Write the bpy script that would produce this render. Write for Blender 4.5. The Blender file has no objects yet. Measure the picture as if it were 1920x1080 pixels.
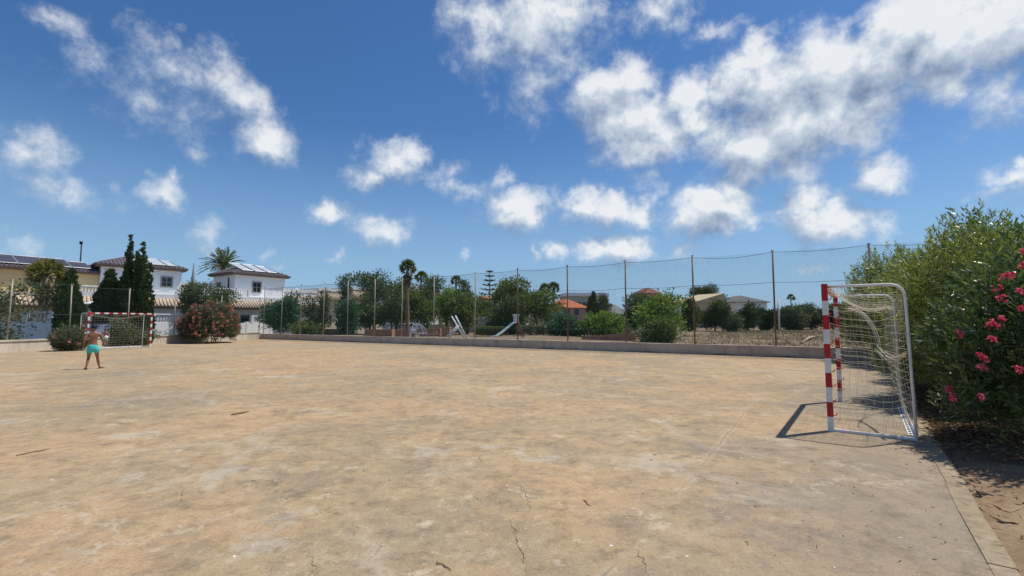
import bpy, bmesh, math, random
import numpy as np
from mathutils import Vector, Matrix
random.seed(7); RNG = np.random.default_rng(11)
R = math.radians
C = bpy.context.scene.collection
SC = bpy.context.scene

# ------------------------------------------------------------------ camera, sky, sun, exposure
F = 880.0; PITCH = math.atan(64.0/F); CAMZ = 1.48
cam = bpy.data.cameras.new('camera'); cam_o = bpy.data.objects.new('camera', cam); C.objects.link(cam_o)
cam.sensor_width = 36.0; cam.lens = F/1920*36.0; cam.clip_start = 0.05; cam.clip_end = 6000
cam_o.location = (0, 0, CAMZ); cam_o.rotation_euler = (math.pi/2+PITCH, 0, 0)
SC.camera = cam_o
SC.view_settings.view_transform = 'Standard'; SC.view_settings.look = 'None'
SC.view_settings.gamma = 1.0; SC.view_settings.exposure = 0.36; SC.view_settings.use_curve_mapping = False
SC.cycles.max_bounces = 6; SC.cycles.transparent_max_bounces = 12

def ray(px, py):
    a = (px-960)/F; b = (540-py)/F
    return Vector((a, math.cos(PITCH)-b*math.sin(PITCH), math.sin(PITCH)+b*math.cos(PITCH)))
def at(px, py, Y):
    r = ray(px, py); return Vector((0, 0, CAMZ))+r*(Y/r.y)
def gr(px, py, z=0.0):
    r = ray(px, py); t = (z-CAMZ)/r.z; return Vector((r.x*t, r.y*t, z))

SUN_EL = R(64); SUN_AZ = math.atan2(.935, .356)      # azimuth from +Y towards +X
SUN = Vector((math.sin(SUN_AZ)*math.cos(SUN_EL), math.cos(SUN_AZ)*math.cos(SUN_EL), math.sin(SUN_EL)))
sl = bpy.data.lights.new('sun', 'SUN'); sl.energy = 3.55; sl.angle = R(0.5); sl.color = (1, .955, .89)
so = bpy.data.objects.new('sun', sl); C.objects.link(so); so.location = (20, 8, 40)
so.rotation_euler = SUN.to_track_quat('Z', 'Y').to_euler()

W = bpy.data.worlds.new('World'); SC.world = W; W.use_nodes = True
SKY_STRENGTH = 0.13
class NT:
    """small helper to write node trees"""
    def __init__(s, tree): s.t = tree; s.n = tree.nodes; s.l = tree.links
    def node(s, typ, **kw):
        n = s.n.new(typ)
        for k, v in kw.items(): setattr(n, k, v)
        return n
    def put(s, sock, v):
        if v is None: return
        if isinstance(v, bpy.types.NodeSocket): s.l.new(v, sock)
        else:
            if isinstance(v, (tuple, list)) and sock.type == 'RGBA' and len(v) == 3: v = (*v, 1)
            sock.default_value = v
    def m(s, op, a, b=None, c=None, clamp=False):
        n = s.node('ShaderNodeMath', operation=op, use_clamp=clamp)
        s.put(n.inputs[0], a); s.put(n.inputs[1], b); s.put(n.inputs[2], c); return n.outputs[0]
    def v(s, op, a, b=None, c=None, scale=None):
        n = s.node('ShaderNodeVectorMath', operation=op)
        s.put(n.inputs[0], a); s.put(n.inputs[1], b)
        if c is not None: s.put(n.inputs[2], c)
        if scale is not None: s.put(n.inputs['Scale'], scale)
        return n.outputs['Value'] if op in ('LENGTH', 'DOT_PRODUCT', 'DISTANCE') else n.outputs[0]
    def noise(s, vec, scale, detail=4, rough=.55, dist=0, color=False):
        n = s.node('ShaderNodeTexNoise'); s.put(n.inputs['Vector'], vec)
        n.inputs['Scale'].default_value = scale; n.inputs['Detail'].default_value = detail
        n.inputs['Roughness'].default_value = rough; n.inputs['Distortion'].default_value = dist
        return n.outputs['Color'] if color else n.outputs['Fac']
    def ramp(s, fac, stops, interp='LINEAR'):
        n = s.node('ShaderNodeValToRGB'); n.color_ramp.interpolation = interp
        e = n.color_ramp.elements
        while len(e) < len(stops): e.new(0.5)
        for i, (p, c) in enumerate(stops):
            if not isinstance(c, (tuple, list)): c = (c, c, c)
            e[i].position = p; e[i].color = (*c[:3], 1)
        s.put(n.inputs[0], fac); return n.outputs[0]
    def mix(s, fac, a, b, mode='MIX'):
        n = s.node('ShaderNodeMix', data_type='RGBA', blend_type=mode)
        s.put(n.inputs[0], fac); s.put(n.inputs[6], a); s.put(n.inputs[7], b); return n.outputs[2]
    def step(s, x, lo, hi, smooth=True):
        n = s.node('ShaderNodeMapRange', interpolation_type='SMOOTHSTEP' if smooth else 'LINEAR')
        s.put(n.inputs[0], x); s.put(n.inputs[1], lo); s.put(n.inputs[2], hi)
        n.inputs[3].default_value = 0; n.inputs[4].default_value = 1; return n.outputs[0]

# clouds: (px, py, rx, ry, weight), turned into azimuth / elevation of the real sky
CL = [(335,115,95,62,.62),(400,140,75,50,.75),(445,190,75,60,.95),(490,255,58,52,1.15),(385,205,70,55,.7),(270,195,85,60,.55),(95,40,60,26,.5),(150,110,80,45,.33),
 (210,170,60,60,.35),(55,275,85,58,.7),(75,335,95,52,.6),(130,365,70,40,.45),(298,368,50,42,.85),(320,345,28,22,.85),(392,437,40,22,.5),(40,450,60,22,.5),(380,295,40,24,.3),(215,345,40,40,.3),
 (740,300,62,36,.85),(775,285,36,26,.9),(695,335,42,28,.7),(855,348,60,20,.5),(937,333,28,22,.62),(825,320,40,26,.45),
 (620,398,36,26,.85),(712,436,55,32,.72),(690,420,30,22,.55),(620,476,16,22,.5),(508,486,16,14,.5),(975,395,62,42,1.1),(950,385,40,28,1.0),(1000,405,38,28,1.1),
 (1095,385,48,36,1.1),(1145,398,66,32,1.15),(1195,396,42,26,1.0),(1110,365,36,22,.7),(1218,345,40,24,.55),
 (1160,466,64,30,1.1),(1185,455,36,24,.95),(1120,472,36,22,1.0),(1050,470,28,16,.75),(1010,470,15,18,.6),(878,482,14,20,.4),(1285,475,34,22,.6),(1300,468,24,12,.4),
 (985,45,120,85,.95),(900,30,70,60,.8),(930,90,80,60,.7),(1060,25,70,50,.85),(1045,110,70,60,.8),(1010,150,70,50,.6),(980,200,60,35,.35),(1135,160,70,50,.95),(1190,150,60,50,.95),
 (1190,225,95,65,1.15),(1200,280,90,40,.9),(1250,245,60,50,1.0),(1120,200,60,50,.9),(1300,180,60,55,1.0),(1310,215,50,45,1.05),(1230,20,80,40,.55),(1275,40,30,22,.5),(1345,62,46,20,.5),
 (1410,120,70,48,1.2),(1395,165,70,55,1.2),(1450,160,110,75,1.3),(1540,130,110,80,1.3),(1650,120,110,80,1.35),(1690,60,90,70,1.3),(1780,70,120,80,1.3),(1900,60,120,90,1.2),
 (1500,230,130,75,1.2),(1410,280,95,58,1.2),(1400,325,80,40,.95),(1490,315,60,36,.85),(1590,250,90,55,.85),(1620,190,110,60,1.1),(1760,150,110,55,.95),(1880,170,80,60,.75),(1340,250,60,60,.8),(1560,280,60,40,.6),
 (1330,400,72,40,1.15),(1365,380,48,38,1.1),(1285,405,40,26,.75),(1400,410,30,22,.7),(1390,360,50,40,.5),(1505,378,50,36,1.0),(1530,420,70,40,1.1),(1580,430,70,30,1.0),(1500,405,60,30,.95),(1640,430,40,26,.5),
 (1640,328,56,36,.9),(1660,345,34,20,.8),(1610,315,30,18,.6),(1895,335,60,32,.85),(1915,305,26,20,.85),(1870,370,60,16,.5),(1530,505,40,16,.4),(1600,440,50,22,.7)]
def cloud_group():
    g = bpy.data.node_groups.new('cloud_density', 'ShaderNodeTree')
    g.interface.new_socket('dir', in_out='INPUT', socket_type='NodeSocketVector')
    g.interface.new_socket('raw', in_out='OUTPUT', socket_type='NodeSocketFloat')
    q = NT(g); gi = q.node('NodeGroupInput'); go = q.node('NodeGroupOutput')
    d = gi.outputs[0]
    w = q.v('SUBTRACT', q.noise(d, 9, 3, .6, color=True), (.5, .5, .5))
    w2 = q.v('SUBTRACT', q.noise(d, 34, 4, .6, color=True), (.5, .5, .5))
    dw = q.v('ADD', d, q.v('ADD', q.v('SCALE', w, scale=.085), q.v('SCALE', w2, scale=.040)))
    sx = q.node('ShaderNodeSeparateXYZ'); q.put(sx.inputs[0], q.v('NORMALIZE', dw))
    az = q.m('ARCTAN2', sx.outputs[0], sx.outputs[1]); el = q.m('ARCSINE', sx.outputs[2])
    cx = q.node('ShaderNodeCombineXYZ'); q.put(cx.inputs[0], az); q.put(cx.inputs[1], el); v = cx.outputs[0]
    acc = None
    for px, py, rx, ry, wt in CL:
        if px > 1050 and py < 300: wt *= 1.15
        if px < 600: wt *= .84
        r = ray(px, py).normalized(); a = math.atan2(r.x, r.y); e = math.asin(r.z)
        k = ray(px+5, py).normalized(); sc = math.hypot(math.atan2(k.x, k.y)-a, 0)/5
        k2 = ray(px, py-5).normalized(); se = abs(math.asin(k2.z)-e)/5
        ax = 1/(rx*1.45*sc); ay = 1/(ry*1.45*se)
        L = q.v('LENGTH', q.v('MULTIPLY_ADD', v, (ax, ay, 0), (-a*ax, -e*ay, 0)))
        b = q.m('MULTIPLY_ADD', L, -wt, wt)
        acc = b if acc is None else q.m('SMOOTH_MAX', acc, b, .12)
    n = q.noise(d, 15, 9, .62)
    n2 = q.noise(d, 42, 8, .68)
    # a few clouds all round, too, outside the framed part of the sky
    back = q.m('MULTIPLY', q.m('SUBTRACT', q.noise(d, 2.6, 6, .55), .52), 3.0)
    yneg = q.step(sx.outputs[1], .25, -.1)
    acc = q.m('ADD', q.m('MULTIPLY', q.m('SUBTRACT', back, acc), yneg), acc)
    acc = q.m('MAXIMUM', acc, -.5)
    raw = q.m('ADD', acc, q.m('ADD', q.m('MULTIPLY', q.m('SUBTRACT', n, .5), 1.15), q.m('MULTIPLY', q.m('SUBTRACT', n2, .5), .52)))
    q.put(go.inputs[0], raw)
    return g
q = NT(W.node_tree); q.n.clear()
tc = q.node('ShaderNodeTexCoord').outputs['Generated']
sky = q.node('ShaderNodeTexSky', sky_type='NISHITA', sun_disc=False, sun_elevation=SUN_EL, sun_rotation=SUN_AZ,
             altitude=50, air_density=1.0, dust_density=0.35, ozone_density=2.0)
hs = q.node('ShaderNodeHueSaturation'); q.put(hs.inputs['Color'], sky.outputs[0])
hs.inputs['Saturation'].default_value = 1.25; hs.inputs['Value'].default_value = .64
skyc = q.mix(1.0, hs.outputs[0], (.84, .90, 1.0), 'MULTIPLY')
CG = cloud_group()
def dens(vec):
    n = q.node('ShaderNodeGroup'); n.node_tree = CG; q.put(n.inputs[0], vec); return n.outputs[0]
d0 = dens(tc); d1 = dens(q.v('ADD', tc, (SUN.x*.05, 0, SUN.z*.05)))
alpha = q.step(d0, .02, .90)
lit = q.m('MULTIPLY_ADD', q.m('SUBTRACT', d0, d1), .85, .62)
lit = q.m('ADD', lit, q.m('MULTIPLY', q.m('SUBTRACT', q.noise(tc, 11, 7, .6), .5), 1.1), clamp=True)
thick = q.step(d0, .45, 1.3)
lit = q.m('SUBTRACT', lit, q.m('MULTIPLY', thick, .04), clamp=True)
sxw = q.node('ShaderNodeSeparateXYZ'); q.put(sxw.inputs[0], tc)
low = q.m('MULTIPLY', q.step(sxw.outputs[2], .40, -.04), .85)
skyc = q.mix(low, skyc, (.215/SKY_STRENGTH, .37/SKY_STRENGTH, .56/SKY_STRENGTH))
ccol = q.ramp(lit, [(0.0, (.20, .27, .40)), (.35, (.36, .44, .57)), (.70, (.58, .65, .74)), (1.0, (.85, .87, .89))])
cs = q.v('SCALE', ccol, scale=.80/SKY_STRENGTH)
bg = q.node('ShaderNodeBackground'); bg.inputs['Strength'].default_value = SKY_STRENGTH
q.put(bg.inputs['Color'], q.mix(q.m('MULTIPLY', alpha, .97), skyc, cs))
wo = q.node('ShaderNodeOutputWorld'); q.l.new(bg.outputs[0], wo.inputs[0])

# ------------------------------------------------------------------ materials
MATS = {}
def newmat(name):
    m = bpy.data.materials.new(name); m.use_nodes = True; m.node_tree.nodes.clear(); return m, NT(m.node_tree)
def finish(m, q, col, rough=.8, bump=None, bstr=.3, bdist=.01, metal=0, spec=.3):
    p = q.node('ShaderNodeBsdfPrincipled'); q.put(p.inputs['Base Color'], col)
    q.put(p.inputs['Roughness'], rough); p.inputs['Metallic'].default_value = metal
    p.inputs['Specular IOR Level'].default_value = spec
    if bump is not None:
        b = q.node('ShaderNodeBump'); b.inputs['Strength'].default_value = bstr; b.inputs['Distance'].default_value = bdist
        q.put(b.inputs['Height'], bump); q.l.new(b.outputs[0], p.inputs['Normal'])
    o = q.node('ShaderNodeOutputMaterial'); q.l.new(p.outputs[0], o.inputs[0]); return m
def plain(name, col, rough=.7, var=.18, scale=3.0, metal=0, spec=.3, bump=.15, dirt=None):
    if name in MATS: return MATS[name]
    m, q = newmat(name)
    oc = q.node('ShaderNodeTexCoord').outputs['Object']
    n = q.noise(oc, scale, 6, .65)
    lo = tuple(c*(1-var) for c in col); hi = tuple(min(1, c*(1+var)) for c in col)
    c = q.ramp(n, [(.3, lo), (.7, hi)])
    if dirt:
        c = q.mix(q.m('MULTIPLY', q.step(q.noise(oc, scale*.7, 8, .7), .5, .72), dirt[1]), c, dirt[0])
    MATS[name] = finish(m, q, c, rough, q.noise(oc, scale*12, 3), bump, .004, metal, spec); return MATS[name]
def leafmat(name, stops, trans=.35, rough=.5, spec=.35):
    if name in MATS: return MATS[name]
    m, q = newmat(name)
    a = q.node('ShaderNodeAttribute', attribute_name='var')
    c = q.ramp(a.outputs['Fac'], stops)
    p = q.node('ShaderNodeBsdfPrincipled'); q.put(p.inputs['Base Color'], c); p.inputs['Roughness'].default_value = rough
    p.inputs['Specular IOR Level'].default_value = spec
    t = q.node('ShaderNodeBsdfTranslucent'); q.put(t.inputs['Color'], q.mix(.5, c, q.mix(1.0, c, (1.5, 1.7, .5), 'MULTIPLY')))
    x = q.node('ShaderNodeMixShader'); x.inputs[0].default_value = trans
    q.l.new(p.outputs[0], x.inputs[1]); q.l.new(t.outputs[0], x.inputs[2])
    o = q.node('ShaderNodeOutputMaterial'); q.l.new(x.outputs[0], o.inputs[0]); MATS[name] = m; return m

def court_mat():
    m, q = newmat('worn_concrete')
    oc = q.node('ShaderNodeTexCoord').outputs['Object']
    wv = q.v('ADD', oc, q.v('SCALE', q.v('SUBTRACT', q.noise(oc, .9, 4, .6, color=True), (.5, .5, .5)), scale=.9))
    big = q.noise(wv, .16, 4, .55); mid = q.noise(wv, .55, 8, .68); fine = q.noise(oc, 4.2, 9, .72); grain = q.noise(oc, 55, 5, .7)
    base = q.ramp(big, [(.34, (.315, .25, .155)), (.47, (.425, .295, .165)), (.56, (.475, .325, .178)), (.68, (.45, .29, .15))])
    lg = q.step(q.noise(q.v('ADD', wv, (71, 3, 0)), .20, 10, .66), .50, .60)
    base = q.mix(q.m('MULTIPLY', lg, .28), base, (.285, .25, .18))
    m3 = q.noise(q.v('ADD', oc, (9, 4, 0)), 1.6, 14, .80); m4 = q.noise(q.v('ADD', oc, (2, 8, 0)), 7.5, 12, .84)
    c = q.mix(q.m('MULTIPLY', q.step(mid, .50, .60), .45), base, (.27, .225, .155))
    c = q.mix(q.m('MULTIPLY', q.step(q.noise(wv, .33, 5, .6), .50, .62), .55), c, (.47, .315, .165))
    c = q.mix(q.m('MULTIPLY', q.step(m3, .51, .56), .45), c, (.255, .20, .14))
    c = q.mix(q.m('MULTIPLY', q.step(m3, .46, .39), .55), c, (.50, .375, .24))
    c = q.mix(q.m('MULTIPLY', q.step(m4, .52, .60), .60), c, (.22, .175, .125))
    c = q.mix(q.m('MULTIPLY', q.step(m4, .46, .39), .65), c, (.54, .42, .29))
    pale = q.m('MULTIPLY', q.step(q.noise(q.v('ADD', wv, (31, 7, 3)), .62, 12, .72), .575, .63), .60)
    c = q.mix(pale, c, (.47, .41, .315))
    pale2 = q.m('MULTIPLY', q.step(q.noise(q.v('ADD', wv, (3, 57, 3)), 2.3, 12, .74), .585, .64), .65)
    c = q.mix(pale2, c, (.56, .46, .34))
    dark = q.m('MULTIPLY', q.step(q.noise(q.v('ADD', wv, (13, 17, 9)), .9, 12, .78), .56, .64), .42)
    c = q.mix(dark, c, (.185, .155, .115))
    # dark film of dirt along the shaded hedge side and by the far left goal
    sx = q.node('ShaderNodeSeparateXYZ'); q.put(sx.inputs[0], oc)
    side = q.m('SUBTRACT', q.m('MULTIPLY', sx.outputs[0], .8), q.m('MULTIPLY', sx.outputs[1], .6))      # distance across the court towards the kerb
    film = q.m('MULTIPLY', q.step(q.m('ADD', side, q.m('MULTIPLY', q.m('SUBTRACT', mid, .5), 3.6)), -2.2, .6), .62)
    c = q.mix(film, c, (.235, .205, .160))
    c = q.mix(1.0, c, q.ramp(fine, [(.28, (.60, .59, .58)), (.5, (1, 1, 1)), (.74, (1.0, 1.0, 1.0))]), 'MULTIPLY')
    c = q.mix(.7, c, q.ramp(grain, [(.3, (.50, .49, .48)), (.5, (1, 1, 1)), (.72, (1, 1, 1))]), 'MULTIPLY')
    # white chips and dark specks
    for sc, th, col, am in ((7.0, .045, (.72, .68, .60), .8), (3.1, .030, (.06, .055, .05), .8), (21, .06, (.62, .57, .48), .55)):
        vo = q.node('ShaderNodeTexVoronoi'); q.put(vo.inputs['Vector'], q.v('ADD', oc, q.v('SCALE', q.noise(oc, 30, 2, .5, color=True), scale=.05))); vo.inputs['Scale'].default_value = sc
        vc = q.node('ShaderNodeSeparateXYZ'); q.put(vc.inputs[0], vo.outputs['Color'])
        ok = q.m('GREATER_THAN', vc.outputs[0], .72)
        s = q.m('MULTIPLY', q.m('LESS_THAN', vo.outputs['Distance'], q.m('MULTIPLY', vc.outputs[1], th*2)), ok)
        c = q.mix(q.m('MULTIPLY', s, am), c, col)
    # pale branching lines where old cracks were filled
    ve = q.node('ShaderNodeTexVoronoi', feature='DISTANCE_TO_EDGE')
    q.put(ve.inputs['Vector'], q.v('ADD', oc, q.v('SCALE', q.noise(oc, 1.0, 8, .7, color=True), scale=1.6))); ve.inputs['Scale'].default_value = .55
    c = q.mix(q.m('MULTIPLY', q.m('MULTIPLY', q.step(ve.outputs['Distance'], .022, .0), q.step(q.noise(q.v('ADD', oc, (15, 2, 8)), .45, 6, .65), .50, .60)), .45), c, (.56, .465, .335))
    # hairline cracks
    vo = q.node('ShaderNodeTexVoronoi', feature='DISTANCE_TO_EDGE')
    q.put(vo.inputs['Vector'], q.v('ADD', oc, q.v('SCALE', q.noise(oc, 1.3, 7, .65, color=True), scale=1.1))); vo.inputs['Scale'].default_value = .27
    band = q.step(vo.outputs['Distance'], .030, .0)
    msk = q.step(q.noise(q.v('ADD', oc, (5, 9, 2)), .35, 4, .6), .46, .60)
    c = q.mix(q.m('MULTIPLY', q.m('MULTIPLY', band, msk), .38), c, (.52, .44, .33))
    cr = q.m('MULTIPLY', q.step(vo.outputs['Distance'], .0026, .0008), q.step(q.noise(oc, .8, 5, .6), .50, .56))
    c = q.mix(q.m('MULTIPLY', cr, .75), c, (.09, .075, .06))
    # worn slab joints running with the court
    wob = q.m('MULTIPLY', q.m('SUBTRACT', q.noise(oc, .7, 5, .6), .5), .22)
    ju = q.m('ADD', q.m('ADD', q.m('MULTIPLY', sx.outputs[0], .5475), q.m('MULTIPLY', sx.outputs[1], .8367)), wob)
    jv = q.m('ADD', q.m('ADD', q.m('MULTIPLY', sx.outputs[0], -.8367), q.m('MULTIPLY', sx.outputs[1], .5475)), wob)
    for co, per, off in ((ju, 5.2, 2.1), (jv, 5.0, 1.4)):
        f = q.m('ABSOLUTE', q.m('SUBTRACT', q.m('FRACT', q.m('DIVIDE', q.m('ADD', co, off+500), per)), .5))
        brk = q.step(q.noise(oc, .5, 6, .7), .44, .60)
        c = q.mix(q.m('MULTIPLY', q.m('MULTIPLY', q.step(f, .014, .004), brk), .28), c, (.54, .44, .31))
        c = q.mix(q.m('MULTIPLY', q.m('MULTIPLY', q.step(f, .0030, .0010), brk), .5), c, (.13, .11, .09))
    h = q.m('ADD', q.m('MULTIPLY', fine, .6), q.m('MULTIPLY', grain, .5))
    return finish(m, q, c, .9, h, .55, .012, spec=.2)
def ground_mat(name, a, b, c3, scale=.35):
    m, q = newmat(name)
    oc = q.node('ShaderNodeTexCoord').outputs['Object']
    c = q.ramp(q.noise(oc, scale, 8, .62), [(.35, a), (.52, b), (.68, c3)])
    c = q.mix(.55, c, q.ramp(q.noise(oc, scale*26, 6, .75), [(.32, (.4, .38, .35)), (.55, (1, 1, 1))]), 'MULTIPLY')
    h = q.noise(oc, scale*40, 6, .7)
    return finish(m, q, c, .95, h, .6, .03, spec=.1)
def wall_mat(name, a, b, stain, amt=.6, scale=.8):
    m, q = newmat(name)
    oc = q.node('ShaderNodeTexCoord').outputs['Object']
    c = q.ramp(q.noise(oc, scale*2, 8, .6), [(.3, a), (.7, b)])
    sv = q.v('MULTIPLY', oc, (1, 1, .25))
    st = q.m('MULTIPLY', q.step(q.noise(sv, scale*3.5, 8, .7), .50, .72), amt)
    c = q.mix(st, c, stain)
    c = q.mix(.4, c, q.ramp(q.noise(oc, 18, 6, .7), [(.3, (.6, .6, .58)), (.55, (1, 1, 1))]), 'MULTIPLY')
    return finish(m, q, c, .9, q.noise(oc, 22, 5, .6), .4, .01, spec=.15)
def tile_mat(name, a, b):
    m, q = newmat(name)
    oc = q.node('ShaderNodeTexCoord').outputs['Object']
    c = q.ramp(q.noise(oc, 5, 5, .7), [(.3, a), (.7, b)])
    return finish(m, q, c, .8, None, spec=.2)

M_court = court_mat()
M_ground = ground_mat('dry_ground', (.20, .15, .10), (.28, .215, .15), (.34, .27, .19), .12)
M_field = ground_mat('dry_field', (.165, .125, .080), (.235, .175, .115), (.30, .245, .165), .10)
M_soil = ground_mat('leafy_soil', (.17, .115, .07), (.30, .205, .125), (.40, .29, .18), .9)
M_road = plain('asphalt', (.075, .072, .07), .9, .2, 2)
M_farwall = wall_mat('grey_block_wall', (.45, .37, .295), (.57, .48, .39), (.24, .19, .14), .6)
M_leftwall = wall_mat('cream_render', (.60, .52, .40), (.70, .62, .50), (.26, .21, .165), .7)
M_coping = wall_mat('pale_coping', (.56, .50, .38), (.66, .60, .47), (.30, .25, .18), .4)
M_kerb = wall_mat('kerb_stone', (.25, .19, .12), (.40, .32, .21), (.15, .115, .075), .9, 3)
M_post = plain('fence_post_paint', (.36, .33, .26), .6, .25, 4, dirt=((.13, .07, .04), .8))
M_postr = plain('rusty_post', (.17, .115, .075), .75, .35, 3, dirt=((.33, .24, .12), .7))
M_mesh = plain('green_wire', (.05, .10, .085), .6, .1, 3, bump=0)
M_meshg = plain('green_wire_bright', (.07, .14, .105), .6, .1, 3, bump=0)
M_white = plain('white_wall', (.80, .80, .79), .85, .06, .8, dirt=((.50, .49, .46), .45))
M_whitep = plain('white_paint', (.74, .74, .72), .55, .07, 9, dirt=((.40, .32, .24), .65))
M_net = plain('net_cord', (.64, .57, .44), .8, .12, 6, bump=0)
M_red = plain('red_paint', (.45, .020, .022), .5, .22, 9, dirt=((.20, .05, .035), .75))
M_ochre = plain('ochre_wall', (.66, .52, .27), .85, .07, .7)
M_beige = plain('beige_wall', (.56, .48, .36), .85, .08, .7)
M_pink = plain('pink_wall', (.50, .30, .24), .85, .1, .7)
M_glass = plain('window_glass', (.02, .025, .03), .15, .2, 1, spec=.6, bump=0)
M_frame = plain('window_frame', (.30, .27, .24), .6, .1, 3)
M_panel = plain('solar_glass', (.06, .06, .075), .45, .25, .8, spec=.35, bump=0)
M_panelw = plain('solar_collector', (.50, .53, .54), .2, .1, .8, spec=.7, bump=0)
M_alu = plain('aluminium', (.5, .5, .5), .4, .1, 3, metal=.6)
M_tiled = tile_mat('slate_tile', (.085, .075, .085), (.16, .135, .135))
M_tileb = tile_mat('old_clay_tile', (.36, .25, .17), (.66, .55, .41))
M_tiler = tile_mat('red_clay_tile', (.46, .14, .06), (.66, .27, .13))
M_eave = plain('eave_brown', (.24, .15, .10), .8, .15, 3)
M_bark = plain('bark', (.15, .11, .075), .9, .35, 6, bump=.6)
M_palmbark = plain('palm_bark', (.22, .16, .10), .9, .35, 9, bump=.6)
M_terra = plain('terracotta_render', (.36, .20, .125), .85, .15, 1.2, dirt=((.26, .17, .12), .5))
M_skin = plain('tanned_skin', (.27, .125, .068), .5, .06, 8, spec=.35, bump=0)
M_turq = plain('turquoise_cloth', (.075, .50, .46), .8, .1, 9)
M_navy = plain('navy_cloth', (.02, .025, .06), .8, .1, 9)
M_dark = plain('dark_rubber', (.03, .028, .026), .8, .1, 9)
M_car = plain('blue_grey_paint', (.12, .15, .21), .25, .04, 1, metal=.3, spec=.6, bump=0)

G_ole = leafmat('oleander_leaf', [(0, (.035, .062, .026)), (.45, (.075, .118, .042)), (.8, (.14, .185, .07)), (1, (.27, .29, .12))], .32, .38, .6)
G_ole2 = leafmat('bright_oleander_leaf', [(0, (.085, .11, .036)), (.45, (.175, .21, .055)), (.8, (.29, .31, .09)), (1, (.46, .44, .20))], .38, .36, .6)
G_dry = leafmat('dry_leaf', [(0, (.08, .05, .03)), (.5, (.19, .115, .065)), (1, (.36, .25, .15))], .15, .8, .2)
G_cyp = leafmat('cypress_leaf', [(0, (.034, .056, .026)), (.6, (.062, .100, .040)), (1, (.12, .165, .06))], .15, .7, .2)
G_pine = leafmat('pine_needle', [(0, (.060, .078, .038)), (.6, (.105, .132, .058)), (1, (.19, .215, .09))], .2, .7, .2)
G_broad = leafmat('broad_leaf', [(0, (.070, .094, .036)), (.6, (.135, .170, .056)), (1, (.23, .26, .09))], .3, .6, .3)
G_lime = leafmat('lime_leaf', [(0, (.07, .12, .025)), (.5, (.15, .225, .05)), (1, (.27, .34, .09))], .35, .6, .3)
G_teal = leafmat('blue_green_leaf', [(0, (.040, .085, .055)), (.6, (.075, .145, .09)), (1, (.13, .21, .12))], .25, .6, .3)
G_olive = leafmat('olive_leaf', [(0, (.07, .085, .05)), (.6, (.13, .15, .09)), (1, (.20, .22, .14))], .25, .6, .3)
G_palm = leafmat('palm_leaf', [(0, (.05, .07, .022)), (.6, (.11, .135, .04)), (1, (.19, .20, .07))], .25, .45, .45)
G_straw = leafmat('straw', [(0, (.13, .095, .065)), (.5, (.235, .18, .125)), (1, (.36, .29, .20))], .2, .9, .1)
P_pink = leafmat('pink_petal', [(0, (.42, .015, .085)), (.5, (.66, .045, .165)), (1, (.80, .24, .34))], .35, .6, .3)
P_dull = leafmat('dusty_pink_petal', [(0, (.48, .11, .13)), (.5, (.60, .21, .22)), (1, (.68, .40, .34))], .3, .7, .2)

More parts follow.
